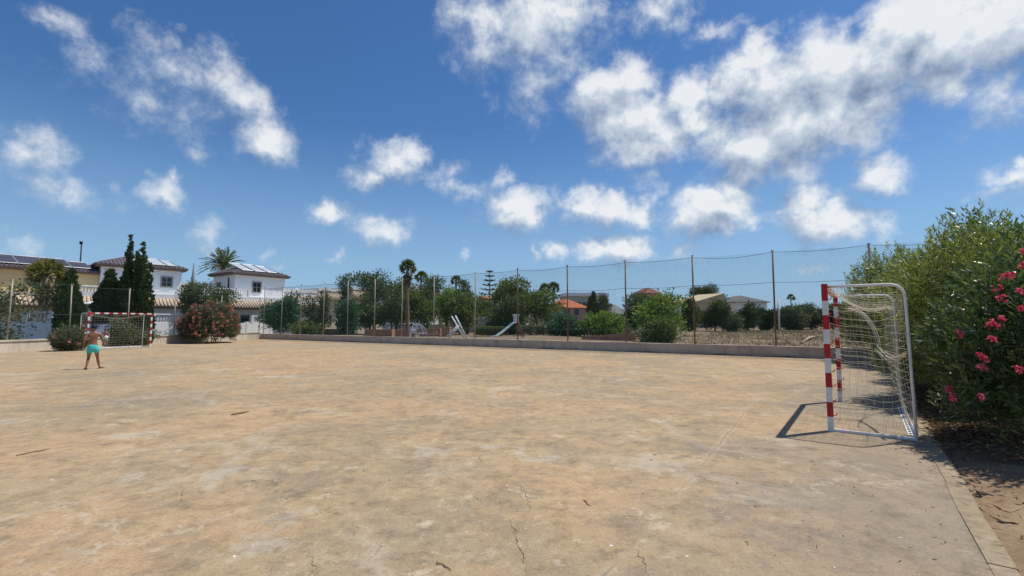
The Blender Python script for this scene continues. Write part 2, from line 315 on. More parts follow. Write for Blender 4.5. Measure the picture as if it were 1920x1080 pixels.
# ------------------------------------------------------------------ builders
class MB:
    def __init__(s): s.v = []; s.f = []; s.mi = []; s.cur = 0; s.sm = []; s.smooth = False
    def add(s, vs, fs):
        o = len(s.v); s.v += [tuple(x) for x in vs]
        for f in fs: s.f.append([o+i for i in f]); s.mi.append(s.cur); s.sm.append(s.smooth)
        return s
    def box(s, c, size, rz=0, M=None):
        hx, hy, hz = [x/2 for x in size]
        vs = [Vector((x, y, z)) for z in (-hz, hz) for x, y in ((-hx, -hy), (hx, -hy), (hx, hy), (-hx, hy))]
        m = Matrix.Translation(c) @ (M or Matrix.Rotation(rz, 4, 'Z'))
        return s.add([m @ v for v in vs], [(3, 2, 1, 0), (4, 5, 6, 7), (0, 1, 5, 4), (1, 2, 6, 5), (2, 3, 7, 6), (3, 0, 4, 7)])
    def b(s, x0, x1, y0, y1, z0, z1): return s.box(((x0+x1)/2, (y0+y1)/2, (z0+z1)/2), (x1-x0, y1-y0, z1-z0))
    def prism(s, poly, z0, z1):
        n = len(poly)
        return s.add([(x, y, z0) for x, y in poly]+[(x, y, z1) for x, y in poly],
                     [tuple(reversed(range(n))), tuple(range(n, 2*n))]+[(i, (i+1) % n, n+(i+1) % n, n+i) for i in range(n)])
    def tube(s, pts, rad, seg=8, cap=True):
        pts = [Vector(p) for p in pts]; n = len(pts)
        if not isinstance(rad, (list, tuple)): rad = [rad]*n
        vs = []; prev = None
        for i, p in enumerate(pts):
            t = (pts[min(i+1, n-1)]-pts[max(i-1, 0)]).normalized()
            if prev is None:
                a = Vector((0, 0, 1)) if abs(t.z) < .9 else Vector((1, 0, 0)); x = t.cross(a).normalized()
            else: x = (prev-t*prev.dot(t)).normalized()
            prev = x; y = t.cross(x)
            for k in range(seg):
                an = 2*math.pi*k/seg; vs.append(p+(x*math.cos(an)+y*math.sin(an))*rad[i])
        fs = [(i*seg+k, i*seg+(k+1) % seg, (i+1)*seg+(k+1) % seg, (i+1)*seg+k) for i in range(n-1) for k in range(seg)]
        if cap: fs += [tuple(reversed(range(seg))), tuple(range((n-1)*seg, n*seg))]
        sm = s.smooth; s.smooth = seg > 5; s.add(vs, fs); s.smooth = sm; return s
    def sphere(s, c, r, u=12, w=8, squash=(1, 1, 1)):
        c = Vector(c); vs = [c+Vector((0, 0, -r*squash[2]))]
        for j in range(1, w):
            ph = math.pi*j/w-math.pi/2
            for i in range(u):
                th = 2*math.pi*i/u
                vs.append(c+Vector((r*squash[0]*math.cos(ph)*math.cos(th), r*squash[1]*math.cos(ph)*math.sin(th), r*squash[2]*math.sin(ph))))
        vs.append(c+Vector((0, 0, r*squash[2])))
        fs = [(0, 1+(i+1) % u, 1+i) for i in range(u)]
        for j in range(w-2): fs += [(1+j*u+i, 1+j*u+(i+1) % u, 1+(j+1)*u+(i+1) % u, 1+(j+1)*u+i) for i in range(u)]
        l = len(vs)-1; fs += [(l, 1+(w-2)*u+i, 1+(w-2)*u+(i+1) % u) for i in range(u)]
        sm = s.smooth; s.smooth = True; s.add(vs, fs); s.smooth = sm; return s
    def build(s, name, mats, parent=None):
        me = bpy.data.meshes.new(name); me.from_pydata(s.v, [], s.f)
        if not isinstance(mats, (list, tuple)): mats = [mats]
        for m in mats: me.materials.append(m)
        me.polygons.foreach_set('material_index', s.mi); me.polygons.foreach_set('use_smooth', s.sm)
        me.update(); o = bpy.data.objects.new(name, me); C.objects.link(o); o.parent = parent; return o
def tag(o, label=None, cat=None, group=None, kind=None):
    if label: o['label'] = label
    if cat: o['category'] = cat
    if group: o['group'] = group
    if kind: o['kind'] = kind
    return o
def empty(name, loc, rz=0, label=None, cat=None, group=None):
    o = bpy.data.objects.new(name, None); C.objects.link(o); o.location = loc; o.rotation_euler = (0, 0, rz); o.empty_display_size = .3
    return tag(o, label, cat, group)
def struct(o): o['kind'] = 'structure'; return o
def unit(a): return a/np.maximum(np.linalg.norm(a, axis=1, keepdims=True), 1e-9)
def rdir(n): return unit(RNG.normal(size=(n, 3)))
def leafmesh(name, P, D, L, Wd, mat, parent, var=None, fold=0.0):
    n = len(P); D = unit(D); S = unit(np.cross(D, rdir(n))); L = np.asarray(L).reshape(-1, 1)*np.ones((n, 1)); Wd = np.asarray(Wd).reshape(-1, 1)*np.ones((n, 1))
    N = np.cross(D, S); mid = P+D*L*.45+N*L*fold
    V = np.stack([P, mid+S*Wd/2, P+D*L, mid-S*Wd/2], 1).reshape(-1, 3)
    me = bpy.data.meshes.new(name); me.vertices.add(4*n); me.vertices.foreach_set('co', V.astype(np.float32).ravel())
    me.loops.add(4*n); me.loops.foreach_set('vertex_index', np.arange(4*n, dtype=np.int32))
    me.polygons.add(n); me.polygons.foreach_set('loop_start', np.arange(0, 4*n, 4, dtype=np.int32))
    me.polygons.foreach_set('loop_total', np.full(n, 4, dtype=np.int32))
    if var is None: var = RNG.random(n)
    at_ = me.attributes.new('var', 'FLOAT', 'POINT'); at_.data.foreach_set('value', np.repeat(np.clip(var, 0, 1), 4).astype(np.float32))
    me.materials.append(mat); me.update(calc_edges=True)
    o = bpy.data.objects.new(name, me); C.objects.link(o); o.parent = parent; return o

# ---- foliage
def wob(D, seed, k=3.0):
    r = np.random.default_rng(seed); s = 0
    for i in range(5):
        w = r.normal(size=3)*k*(1+i*.6); s = s+np.sin(D@w+r.random()*6.28)/(1+i*.5)
    return s/2.6
def crown_pts(lobes, nclump, per, csize, seed, shell=.55, rag=.28):
    """clump centres spread through the lobes, leaves round each clump"""
    r = np.random.default_rng(seed); out = []; cd = []; vv = []
    wts = np.array([(a*b+b*c+a*c) for (_, (a, b, c)) in lobes]); wts = wts/wts.sum()
    for (c, rad), w in zip(lobes, wts):
        m = max(3, int(nclump*w)); d = unit(r.normal(size=(m, 3)))
        rr = (shell+(1-shell)*r.random(m)**.6)*(1+rag*wob(d, seed+3))
        cc = np.array(c)+d*rr[:, None]*np.array(rad)
        vc = r.random(m)*.45
        g = r.normal(size=(m, per, 3))*csize*np.array([1, 1, .75])
        out.append((cc[:, None]+g).reshape(-1, 3)); cd.append((d[:, None]*.5+unit(g.reshape(-1, 3)).reshape(m, per, 3)+np.array([0, 0, .25])).reshape(-1, 3))
        vv.append((vc[:, None]+r.random((m, per))*.55).reshape(-1))
    return np.concatenate(out), np.concatenate(cd), np.concatenate(vv)
def trunk_mb(h, r0, r1, lean=(0, 0), limbs=(), seed=0):
    rr = random.Random(seed); m = MB(); m.smooth = True; n = 6
    pts = [Vector((lean[0]*(i/n)**1.3+rr.uniform(-1, 1)*r0*.5*(i > 0), lean[1]*(i/n)+rr.uniform(-1, 1)*r0*.5*(i > 0), h*i/n-.1*(i == 0))) for i in range(n+1)]
    m.tube(pts, [r0*1.25 if i == 0 else r0+(r1-r0)*i/n for i in range(n+1)], 8)
    for (t, e) in limbs:
        a = pts[int(t*n)]; e = Vector(e); mid = (a+e)/2+Vector((rr.uniform(-.2, .2), rr.uniform(-.2, .2), .15))
        m.tube([a, a.lerp(mid, .5), mid, mid.lerp(e, .6), e], [r1*1.1, r1*.9, r1*.7, r1*.5, r1*.2], 6)
    return m
def tree(name, label, cat, px, Y, top, wpx, mat=None, base_z=.3, kind='broad', dens_=1.0, crown_lo=.25, leaf=.16, seed=1, lean=(0, 0), depth=1.0, group=None):
    p = at(px, 604, Y); h = at(px, top, Y).z-base_z; w = wpx/F*Y
    root = empty(name, (p.x, Y, base_z), 0, label, cat, group); rr = random.Random(seed); rad = w/2; lobes = []
    zc = h*crown_lo; ch = h-zc
    if kind == 'cypress':
        n = 7
        for i in range(n):
            t = (i+.5)/n; prof = math.sin(math.pi*min(1, (t*.82+.18)))**.65*(1 if t < .5 else 1-.35*(t-.5))
            a = rr.uniform(0, 6.28)
            lobes.append(((math.cos(a)*rad*.12, math.sin(a)*rad*.12, zc+ch*t), (rad*prof, rad*prof, ch/n*1.1)))
        rag, shell, cs = .06, .82, .06
    elif kind == 'spires':
        for (ox, hh, ww) in ((-.20, 1.0, .34), (.08, .93, .34), (.32, .80, .30), (-.38, .72, .30), (.0, .62, .9)):
            for i in range(9):
                t = (i+.5)/9; prof = 1-.80*max(0, t-.35)/.65
                lobes.append(((ox*w*1.0, rr.uniform(-.12, .12)*w, zc+ch*hh*t), (ww*rad*prof*1.12, ww*rad*prof*1.12, ch*hh/9*2.0)))
        rag, shell, cs = .05, .7, .04
    elif kind == 'pine':
        for i in range(11):
            t = i/10; a = rr.uniform(0, 6.28); q_ = rad*rr.uniform(.15, .70)
            s = rad*rr.uniform(.30, .50)
            lobes.append(((math.cos(a)*q_, math.sin(a)*q_*depth, zc+ch*(.12+.80*t)), (s*1.15, s, ch*.13)))
        rag, shell, cs = .35, .35, .10+.03*w
    elif kind == 'flat':
        for i in range(9):
            t = i/8; a = rr.uniform(0, 6.28); q_ = rad*rr.uniform(.1, .75); s = rad*rr.uniform(.35, .55)
            lobes.append(((math.cos(a)*q_, math.sin(a)*q_*depth, zc+ch*(.3+.5*t)), (s, s*.8, ch*.16)))
        rag, shell, cs = .35, .35, .12+.03*w
    elif kind == 'shrub':
        for i in range(8):
            a = rr.uniform(0, 6.28); q_ = rad*rr.uniform(.15, .6); s = rad*rr.uniform(.38, .55)
            z = rr.uniform(.12, .72)*h
            lobes.append(((math.cos(a)*q_, math.sin(a)*q_*depth, z+.1*h), (s, s, min(h*.32, h-z-.05))))
        lobes.append(((0, 0, h*.32), (rad*.85, rad*.8*depth, h*.34)))
        rag, shell, cs = .22, .55, .05+.06*h
    else:
        for i in range(9):
            a = rr.uniform(0, 6.28); q_ = rad*rr.uniform(.2, .62); s = rad*rr.uniform(.36, .55); t = rr.uniform(.15, .85)
            lobes.append(((math.cos(a)*q_+lean[0]*t, math.sin(a)*q_*depth, zc+ch*t*.85+.06*ch), (s, s, ch*.24)))
        rag, shell, cs = .30, .5, .12+.03*w
    mean_area = sum((a*b+b*c+a*c) for _, (a, b, c) in lobes)
    col_ = kind in ('cypress', 'spires'); ncl = int(min(5200 if col_ else 900, max(110, mean_area*(170 if col_ else 26)*dens_)/(leaf/.16))); per = 22 if col_ else 18
    P, D, V = crown_pts(lobes, ncl, per, cs, seed, shell, rag)
    zq = np.percentile(P[:, 2], 99.98 if col_ else 99.5)+leaf*(1.2 if col_ else .4); xq = np.percentile(np.abs(P[:, 0]-np.median(P[:, 0])*.5), 98.5)+leaf*.3     # fit the crown to its real height and spread
    P[:, 2] *= h/zq if zq > h else 1; P[:, :2] *= rad/xq if xq > rad else 1
    keep = P[:, 2] > .02; P, D, V = P[keep], D[keep], V[keep]
    if kind in ('cypress', 'spires'): D = D*.5+np.array([0, 0, 1.3])
    if kind == 'pine': D = D+np.array([0, 0, .2])
    n = len(P); L = leaf*(.7+.7*RNG.random(n))*(1.1 if col_ else 1); Wd = L*(.42 if kind in ('cypress', 'spires', 'pine', 'flat') else .62)
    leafmesh('crown', P, D, L, Wd, mat or G_broad, root, V)
    limbs = [(rr.choice((.6, .8, 1)), (l[0][0]*.9, l[0][1]*.9, l[0][2])) for l in lobes[:6]] if kind not in ('cypress', 'spires') else []
    th = zc+ch*(.55 if kind not in ('cypress', 'spires') else .8)
    if kind == 'shrub':
        m = MB()
        for k in range(7):
            l = lobes[k % len(lobes)]; e = Vector(l[0])
            m.tube([(e.x*.12, e.y*.12, -.05), (e.x*.4, e.y*.4, e.z*.5), e], [.03, .022, .008], 5)
        m.build('stem', M_bark, root)
    else: trunk_mb(th, max(.07, h*.028), max(.04, h*.014), lean, limbs, seed).build('trunk', M_bark, root)
    return root

# ------------------------------------------------------------------ ground, court, walls
U = Vector((-.8367, .5475, 0)); Nn = Vector((.5475, .8367, 0))
FW0 = Vector((14.29, 18.05, 0)); CORNER = Vector((-22.4, 42.0, 0)); LW1 = Vector((-27.4, 4.0, 0))
KD = Vector((.6, .8, 0)); K0 = Vector((4.90, 5.66, 0)); KP = Vector((.8, -.6, 0))
struct(MB().add([(-3000, -3000, -.06), (3000, -3000, -.06), (3000, 3000, -.06), (-3000, 3000, -.06)], [(0, 1, 2, 3)]).build('ground', M_ground))
kb = K0+KD*(-24)
cm = MB(); lw_dir = (CORNER-LW1).normalized(); lw_b = LW1-lw_dir*26
cm.prism([(p.x, p.y) for p in (kb, FW0, CORNER, lw_b)], -.3, 0)
struct(cm.build('concrete_court', M_court))
# raised field / playground ground behind the far wall, gently uneven
nx, ny = 90, 70; vs = []; fs = []
A = FW0+U*(-14)+Nn*.15
for j in range(ny):
    for i in range(nx):
        s = (i/(nx-1))**1.5; t = (j/(ny-1))**3
        p = CORNER+Nn*.15-U*(-.2)*0 + (A-CORNER+(A-CORNER).normalized()*500*max(0, (i/(nx-1)-.5)*2)**3*(.2+t*.8))*(i/(nx-1)) + Nn*700*t
        h = .24+.05*math.sin(p.x*.7+p.y*.3)+.04*math.sin(p.x*.23-p.y*.9) if j > 0 else .22
        vs.append((p.x, p.y, h+min(1.1, max(0, p.y-60)*.006)))
fs = [(j*nx+i, j*nx+i+1, (j+1)*nx+i+1, (j+1)*nx+i) for j in range(ny-1) for i in range(nx-1)]
struct(MB().add(vs, [tuple(reversed(f)) for f in fs]).build('field', M_field))
# soil strip under the hedge
sm_ = MB(); vs = []; n1, n2 = 90, 14
for i in range(n1):
    for j in range(n2):
        p = K0+KD*(-12+34*i/(n1-1))+KP*(.15+6.0*(j/(n2-1))**1.4)
        vs.append((p.x, p.y, -.035+.03*math.sin(p.x*5+p.y*3)*min(1, j*.5)+.025*math.sin(p.x*11-p.y*7)*min(1, j*.5)+.014*j))
sm_.smooth = True
sm_.add(vs, [(i*n2+j, (i+1)*n2+j, (i+1)*n2+j+1, i*n2+j+1)[::-1] for i in range(n1-1) for j in range(n2-1)]); struct(sm_.build('soil', M_soil))
# road behind the left wall
rd = MB(); o1 = Vector((-3.2, .4, 0)); o2 = Vector((-9.2, 1.2, 0))
rd.prism([((lw_b+o1).x, (lw_b+o1).y), ((CORNER+o1+lw_dir*60).x, (CORNER+o1+lw_dir*60).y), ((CORNER+o2+lw_dir*60).x, (CORNER+o2+lw_dir*60).y), ((lw_b+o2).x, (lw_b+o2).y)], -.06, -.04)
struct(rd.build('road', M_road))
def seg_block(mb, a, b, thick, z0, z1, side=1, n=40, jit=.004, seed=0):
    """wall body from a to b, growing to the side away from the court"""
    d = (b-a).normalized(); nr = Vector((-d.y, d.x, 0))*side; rr = random.Random(seed)
    V = []
    for i in range(n+1):
        p = a.lerp(b, i/n)
        for (o, z) in ((0, z0), (0, z1), (thick, z1), (thick, z0)):
            q_ = p+nr*(o+rr.uniform(-jit, jit)); V.append((q_.x, q_.y, z+(rr.uniform(-jit, jit) if z == z1 else 0)))
    Fc = [(i*4+k, i*4+(k+1) % 4, (i+1)*4+(k+1) % 4, (i+1)*4+k) for i in range(n) for k in range(4)]+[(0, 3, 2, 1), (n*4, n*4+1, n*4+2, n*4+3)]
    if side < 0: Fc = [tuple(reversed(f)) for f in Fc]
    mb.add(V, Fc)
w = empty('low_wall', (0, 0, 0), 0, 'long low grey-brown rendered wall along the far side of the court', 'wall')
m = MB(); seg_block(m, FW0+U*(-3), CORNER+Nn*0, .30, -.1, .46, -1, 60, .006, 3); m.build('wall_body', M_farwall, w)
w = empty('low_wall', (0, 0, 0), 0, 'cream weathered low wall with coping behind the distant goal', 'wall')
off = Vector((-.0, 0, 0))
m = MB(); seg_block(m, lw_b, CORNER, .22, -.1, .52, 1, 60, .006, 5); m.build('wall_body', M_leftwall, w)
m = MB(); seg_block(m, lw_b+Vector((.03, 0, 0)), CORNER+Vector((.03, -.1, 0)), .28, .521, .60, 1, 60, .005, 6); m.build('coping', M_coping, w)
# kerb strip of short worn stones
kr = MB(); rr = random.Random(4); s = -14.0
while s < 15.2:
    L = rr.uniform(.7, 1.6)
    c = K0+KD*(s+L/2)+KP*(.072+rr.uniform(-.010, .010))
    kr.box((c.x, c.y, -.09+rr.uniform(-.006, .006)), (L-.003, .135+rr.uniform(-.014, .014), .2), math.atan2(.8, .6)+rr.uniform(-.014, .014)); s += L
tag(kr.build('kerb', M_kerb), None, None, None, 'structure')

# cracks in the concrete
def crack(pts_px, w0, seed):
    rr = random.Random(seed); P = [gr(*p) for p in pts_px]; pts = []
    for a, b in zip(P[:-1], P[1:]):
        for i in range(9): pts.append(a.lerp(b, i/9))
    m = MB(); vs = []
    for i, p in enumerate(pts):
        d = (pts[min(i+1, len(pts)-1)]-pts[max(0, i-1)]).normalized(); nr = Vector((-d.y, d.x, 0)); p = p+nr*rr.uniform(-.018, .018)
        w_ = w0*rr.uniform(.15, 1)*math.sin(math.pi*min(1, max(.05, i/len(pts)))); vs += [(p+nr*w_).to_tuple()[:2]+(.004,), (p-nr*w_).to_tuple()[:2]+(.004,)]
    m.add(vs, [(2*i, 2*i+1, 2*i+3, 2*i+2)[::-1] for i in range(len(pts)-1)]); struct(m.build('crack', plain('crack_dark', (.15, .115, .08), .95, .2, 9)))
crack([(972, 905), (990, 935), (998, 962)], .0035, 1); crack([(950, 965), (966, 1000), (978, 1040), (990, 1085)], .0035, 2)
crack([(345, 905), (340, 925), (338, 945)], .0035, 3); crack([(1188, 1025), (1205, 1050), (1214, 1085)], .004, 4)
crack([(575, 1035), (590, 1060), (592, 1085)], .0035, 5); crack([(890, 930), (905, 942)], .004, 6); crack([(900, 850), (905, 872)], .004, 7)
# twigs lying on the court
def twig(a, b, r, label, seed=0):
    P, Q = gr(*a), gr(*b); rr = random.Random(seed); m = MB()
    pts = [P.lerp(Q, i/5)+Vector((rr.uniform(-.01, .01), rr.uniform(-.01, .01), r*.7+.004)) for i in range(6)]
    m.tube(pts, [r*.6, r, r*.9, r, r*.8, r*.4], 6); k = pts[2]
    tag(m.build('twig', plain('twig_brown', (.20, .14, .09), .9, .3, 20)), label, 'twig')
twig((432, 779), (466, 773), .014, 'dark stick lying on the court left of centre')
twig((817, 1054), (846, 1070), .0038, 'thin dark twig at the bottom edge of the court', 2)
twig((1095, 938), (1107, 950), .004, 'short brown twig beside a pale concrete patch', 3)
twig((32, 855), (95, 842), .006, 'long thin stick lying at the far left of the court', 4)

# ------------------------------------------------------------------ fences
def mesh_panel_mesh(w, h, step, r, mat, name):
    m = MB(); vs = m
    def wire(a, b):
        d = (b-a).normalized(); y = Vector((0, 1, 0)); x = d.cross(y)
        o = [x*r, (-x*.5+y*.87)*r, (-x*.5-y*.87)*r]
        m.add([a+k for k in o]+[b+k for k in o], [(0, 1, 4, 3), (1, 2, 5, 4), (2, 0, 3, 5)])
    k = -h
    while k < w:
        for sgn in (1, -1):
            x0, z0, x1, z1 = k, 0, k+h, h
            if x0 < 0: z0 = -x0; x0 = 0
            if x1 > w: z1 = h-(x1-w); x1 = w
            if z1 > z0+.02:
                if sgn < 0: x0, x1 = w-x0, w-x1
                wire(Vector((x0, .0, z0)), Vector((x1, .0, z1)))
        k += step
    me = MB.build(m, name, mat).data
    o = bpy.data.objects[-1] if False else None
    for ob in list(C.objects):
        if ob.data is me: bpy.data.objects.remove(ob)
    return me
def fence(label, pts, zb, zt, mesh_z, mat_fn, post_fn, r, cables=(), wr=.0029):
    root = empty('chain_link_fence', (pts[0].x, pts[0].y, 0), 0, label, 'fence'); O = Vector(root.location); cache = {}
    for i, p in enumerate(pts):
        m = MB(); h = zt+random.uniform(-.06, .06); m.tube([p-O+Vector((0, 0, zb)), p-O+Vector((random.uniform(-.03, .03), random.uniform(-.03, .03), h))], r, 8)
        m.box(p-O+Vector((0, 0, h)), (r*2.3, r*2.3, .03)); m.build('post', post_fn(i), root)
    for i, (a, b) in enumerate(zip(pts[:-1], pts[1:])):
        d = b-a; L = d.length; key = (round(L, 1), mat_fn(i).name)
        if key not in cache: cache[key] = (mesh_panel_mesh(L, mesh_z[1]-mesh_z[0], .10, wr, mat_fn(i), 'wire_mesh'), L)
        me, L0 = cache[key]; o = bpy.data.objects.new('wire_mesh', me); C.objects.link(o); o.parent = root
        o.location = a-O+Vector((0, 0, mesh_z[0])); o.rotation_euler = (0, 0, math.atan2(d.y, d.x)); o.scale = (L/L0, 1, 1)
    for z, sag in cables:
        m = MB()
        for a, b in zip(pts[:-1], pts[1:]):
            sg = sag*random.uniform(.6, 1.5)
            m.tube([a.lerp(b, k/5)-O+Vector((0, 0, z-sg*math.sin(math.pi*k/5))) for k in range(6)], .0085, 4, False)
        m.build('cable', M_mesh, root)
    return root
FWA = Vector((12.6, 19.15, 0)); FWD = CORNER-FWA
tt = [-.117, -.040, .040, .119, .198, .276, .353, .428, .509, .580, .647, .719, .79, .864, .93, .997]
fp = [FWA+FWD*t+Nn*.16 for t in tt]
fence('tall wire mesh fence with thin rusty posts on the far grey wall', fp, .40, 4.62, (.5, 4.5), lambda i: M_meshg if i > 8 else M_mesh,
      lambda i: M_postr if i < 7 else M_post, .036, ((4.52, .10), (3.2, .05), (1.1, .02)))
lp = []
for px in (-130, 21, 136, 244, 331, 417, 489):
    p = (px-960)/F/1.0026; d = lw_dir; t = (p*LW1.y-LW1.x)/(d.x-p*d.y); q_ = LW1+d*t+Vector((-.14, 0, 0)); lp.append(q_)
fence('shorter wire mesh fence with pale posts on the cream wall', lp, .55, 3.65, (.62, 3.55), lambda i: M_mesh, lambda i: M_post, .034, ((3.56, .05), (1.9, .03)), wr=.0008)

# ------------------------------------------------------------------ goals
def goal(loc, rz, label, detail=True, seed=0, nstep=.10, cord=.0017, sagk=1.0):
    """local: x along the goal line (post to post, 3 m), y = depth behind the opening"""
    g = empty('football_goal', loc, rz, label, 'goal'); g.scale = (1, .885, .985); rr = random.Random(seed)
    for X in (0, 3.0):
        m = MB()
        for k in range(10):
            m.cur = k % 2; m.b(X-.04, X+.04, -.04, .04, 2.0-.2*(k+1) if k < 9 else 0, 2.0-.2*k if k else 2.04)
        m.build('post', [M_red, M_whitep], g)
        for k in range(9 if detail else 0):
            h = MB(); h.tube([(X, .04, .22+.2*k), (X, .075, .22+.2*k), (X, .085, .25+.2*k)], .007, 5); h.build('net_hook', M_red, g)
    m = MB()
    for k in range(14):
        m.cur = (k % 2) ; x0 = .041+(2.918)*k/14; x1 = .041+2.918*(k+1)/14; m.b(x0, x1, -.039, .039, 1.961, 2.039)
    m.build('crossbar', [M_red, M_whitep], g)
    def prof(t):   # side frame: back along the top, round the bend, down to the ground
        P = [(.04, 2.0), (.76, 2.0), (.86, 1.985), (.93, 1.94), (.96, 1.86), (.97, 1.76), (1.0, .05)]
        Ls = [0]
        for a, b in zip(P[:-1], P[1:]): Ls.append(Ls[-1]+math.hypot(b[0]-a[0], b[1]-a[1]))
        s_ = t*Ls[-1]
        for i in range(len(P)-1):
            if s_ <= Ls[i+1] or i == len(P)-2:
                f = (s_-Ls[i])/(Ls[i+1]-Ls[i]); return P[i][0]+(P[i+1][0]-P[i][0])*f, P[i][1]+(P[i+1][1]-P[i][1])*f
    PP = [(.04, 2.0), (.4, 2.0), (.76, 2.0), (.83, 1.995), (.89, 1.975), (.935, 1.935), (.96, 1.88), (.968, 1.8), (.985, 1.1), (1.0, .03)]
    for X in (0, 3.0):
        m = MB(); m.tube([(X, y, z) for y, z in PP], .019, 10); m.build('side_frame', M_whitep, g)
        if X or not detail: m = MB(); m.b(X-.02, X+.02, .041, .99, .004, .035); m.build('base_bar', M_whitep, g)
    m = MB(); x = -.02                                    # rear bar with punched slots
    m.b(-.02, 3.02, .991, 1.003, .0, .008); 
    m.b(-.02, 3.02, 1.0035, 1.010, .0, .075)
    m.b(-.02, 3.02, .93, .990, .0, .008)
    m.cur = 1
    for k in range(18): m.b(.08+k*.165, .17+k*.165, .945, .975, .009, .012)
    m.build('rear_bar', [M_whitep, M_dark], g)
    # net: strands follow a slack surface
    net = MB()
    def S(u, v):           # roof and back, u across 0..1, v along profile 0..1
        y, z = prof(v); b = math.sin(math.pi*u)
        sag = .34*sagk*math.sin(math.pi*min(1, v/.42)) if v < .42 else 0
        sag += .05*sagk*math.sin(9*u+seed)*math.sin(math.pi*min(1, v/.5))
        inn = .20*sagk*b*math.sin(math.pi*min(1, max(0, (v-.22)/.78)))
        y2 = y-inn+.03*math.sin(13*u+7*v+seed); z2 = z-sag*(.35+.65*b)
        return Vector((3.0*u+.035*math.sin(11*v+5*u+seed), y2, max(.02, z2)))
    def T(s_, v, X):       # side nets, s_ from post to rear frame, v down
        y1, z1 = .05, 2.0; ytop = .88-.0*v; zz = 2.0-1.96*v; yb = .90+.10*v
        y = .05+(yb-.05)*s_
        sag = .11*sagk*math.sin(math.pi*s_)*math.sin(math.pi*min(1, .15+v*.85))
        return Vector((X+(.06 if X < 1 else -.06)*math.sin(math.pi*s_)*math.sin(5*v+seed)*sagk, y+.025*math.sin(8*v+seed+X), max(.02, zz-sag-.03*math.sin(9*s_+seed)*math.sin(math.pi*v))))
    def strand(fn, n, r=cord):
        net.tube([fn(i/n) for i in range(n+1)], r, 3, False)
    nu = int(3/nstep); nv = int(2.85/nstep)
    for i in range(nu+1): strand(lambda t, u=i/nu: S(u, t), 26)
    for j in range(nv+1): strand(lambda t, v=j/nv: S(t, v), 22)
    ns = int(.9/nstep); nz = int(2/nstep)
    for X in (0, 3.0):
        for i in range(ns+1): strand(lambda t, s_=i/ns: T(s_, t, X), 16)
        for j in range(nz+1): strand(lambda t, v=j/nz: T(t, v, X), 8)
    if detail:             # loose net gathered into a rope hanging from the bend to the rear frame
        for k in range(10):
            a, b_, c_ = rr.uniform(-.05, .05), rr.uniform(-.03, .03), rr.uniform(-.03, .03); path = []
            for i in range(11):
                t = i/10*math.pi/2; path.append(Vector((1.2+.30*i/10+a*(1-i/12)*1.6, .22+.45*math.sin(t)+b_, 1.07+.70*math.cos(t)+c_-.06*(1-i/10)*abs(a)*20)))
            net.tube(path, .0028, 3, False)
        for k in range(12):
            a, b_ = rr.uniform(-.06, .06), rr.uniform(-.03, .03)
            net.tube([Vector((1.45+1.3*t+a*.4, .64+.32*t+b_, 1.08-.12*math.sin(math.pi*t)+a*(1-.5*t)+.02*math.sin(7*t+k))) for t in [i/6 for i in range(7)]], .0028, 3, False)
    net.build('net', M_net, g)
    return g
B_ = Vector((4.35, 6.52, 0))+KD*3.0
goal(B_, math.atan2(-.8, -.6), 'near football goal with red and white posts beside the hedge', True, 1)
goal(Vector((-22.95, 25.5, 0)), math.atan2(.89, .45), 'distant football goal with red and white crossbar before the cream wall', False, 3, .14, .0016, .8)

# ------------------------------------------------------------------ people
def skinned(name, pts, edges, root_i, mat, parent=None, sub=2, extra=None):
    me = bpy.data.meshes.new('tmp'); me.from_pydata([p[:3] for p in pts], edges, [])
    o = bpy.data.objects.new('tmp', me); C.objects.link(o)
    o.modifiers.new('skin', 'SKIN'); sd = o.modifiers.new('sub', 'SUBSURF'); sd.levels = sd.render_levels = sub
    for i, p in enumerate(pts):
        v = me.skin_vertices[0].data[i]; v.radius = (p[3], p[4] if len(p) > 4 else p[3]); v.use_root = (i == root_i)
    bpy.context.view_layer.update()
    dg = bpy.context.evaluated_depsgraph_get(); nm = bpy.data.meshes.new_from_object(o.evaluated_get(dg))
    bpy.data.objects.remove(o)
    if extra:
        bm = bmesh.new(); bm.from_mesh(nm); extra(bm); bm.to_mesh(nm); bm.free()
    nm.name = name; nm.materials.clear(); nm.materials.append(mat)
    nm.polygons.foreach_set('use_smooth', [True]*len(nm.polygons)); nm.update()
    r = bpy.data.objects.new(name, nm); C.objects.link(r); r.parent = parent; return r
def head_into(bm, c, k, yaw=0, pitch=0):
    """head facing +y with brow, nose, lips, chin and ears; k = head height"""
    M = Matrix.Translation(c) @ Matrix.Rotation(yaw, 4, 'Z') @ Matrix.Rotation(pitch, 4, 'X')
    res = bmesh.ops.create_icosphere(bm, subdivisions=4, radius=1)
    for v in res['verts']:
        p = v.co.copy(); x, y, z = p
        w = .37*(1-.20*max(0, -z)**1.3); d = .45*(1-.10*max(0, -z)); q_ = Vector((x*w, y*d, z*.5))
        if y > 0:
            q_.y -= .03*math.exp(-((abs(x)-.38)**2/.02+(z-.02)**2/.02))                       # eye sockets
            q_.y += .085*math.exp(-(x**2/.010+(z+.20)**2/.022)) + .04*math.exp(-(x**2/.008+(z+.05)**2/.04))   # nose
            q_.y += .025*math.exp(-(x**2/.05+(z+.50)**2/.004)) + .02*math.exp(-(x**2/.05+(z+.60)**2/.004))    # lips
            q_.y += .04*math.exp(-(x**2/.06+(z+.86)**2/.02)); q_.y += .02*math.exp(-(x**2/.3+(z-.18)**2/.006)) # chin, brow
        q_.x += math.copysign(.065, x)*math.exp(-((y+.05)**2/.018+(z+.05)**2/.05+(1-abs(x))**2/.03))           # ears
        v.co = M @ (q_*k)
    return M
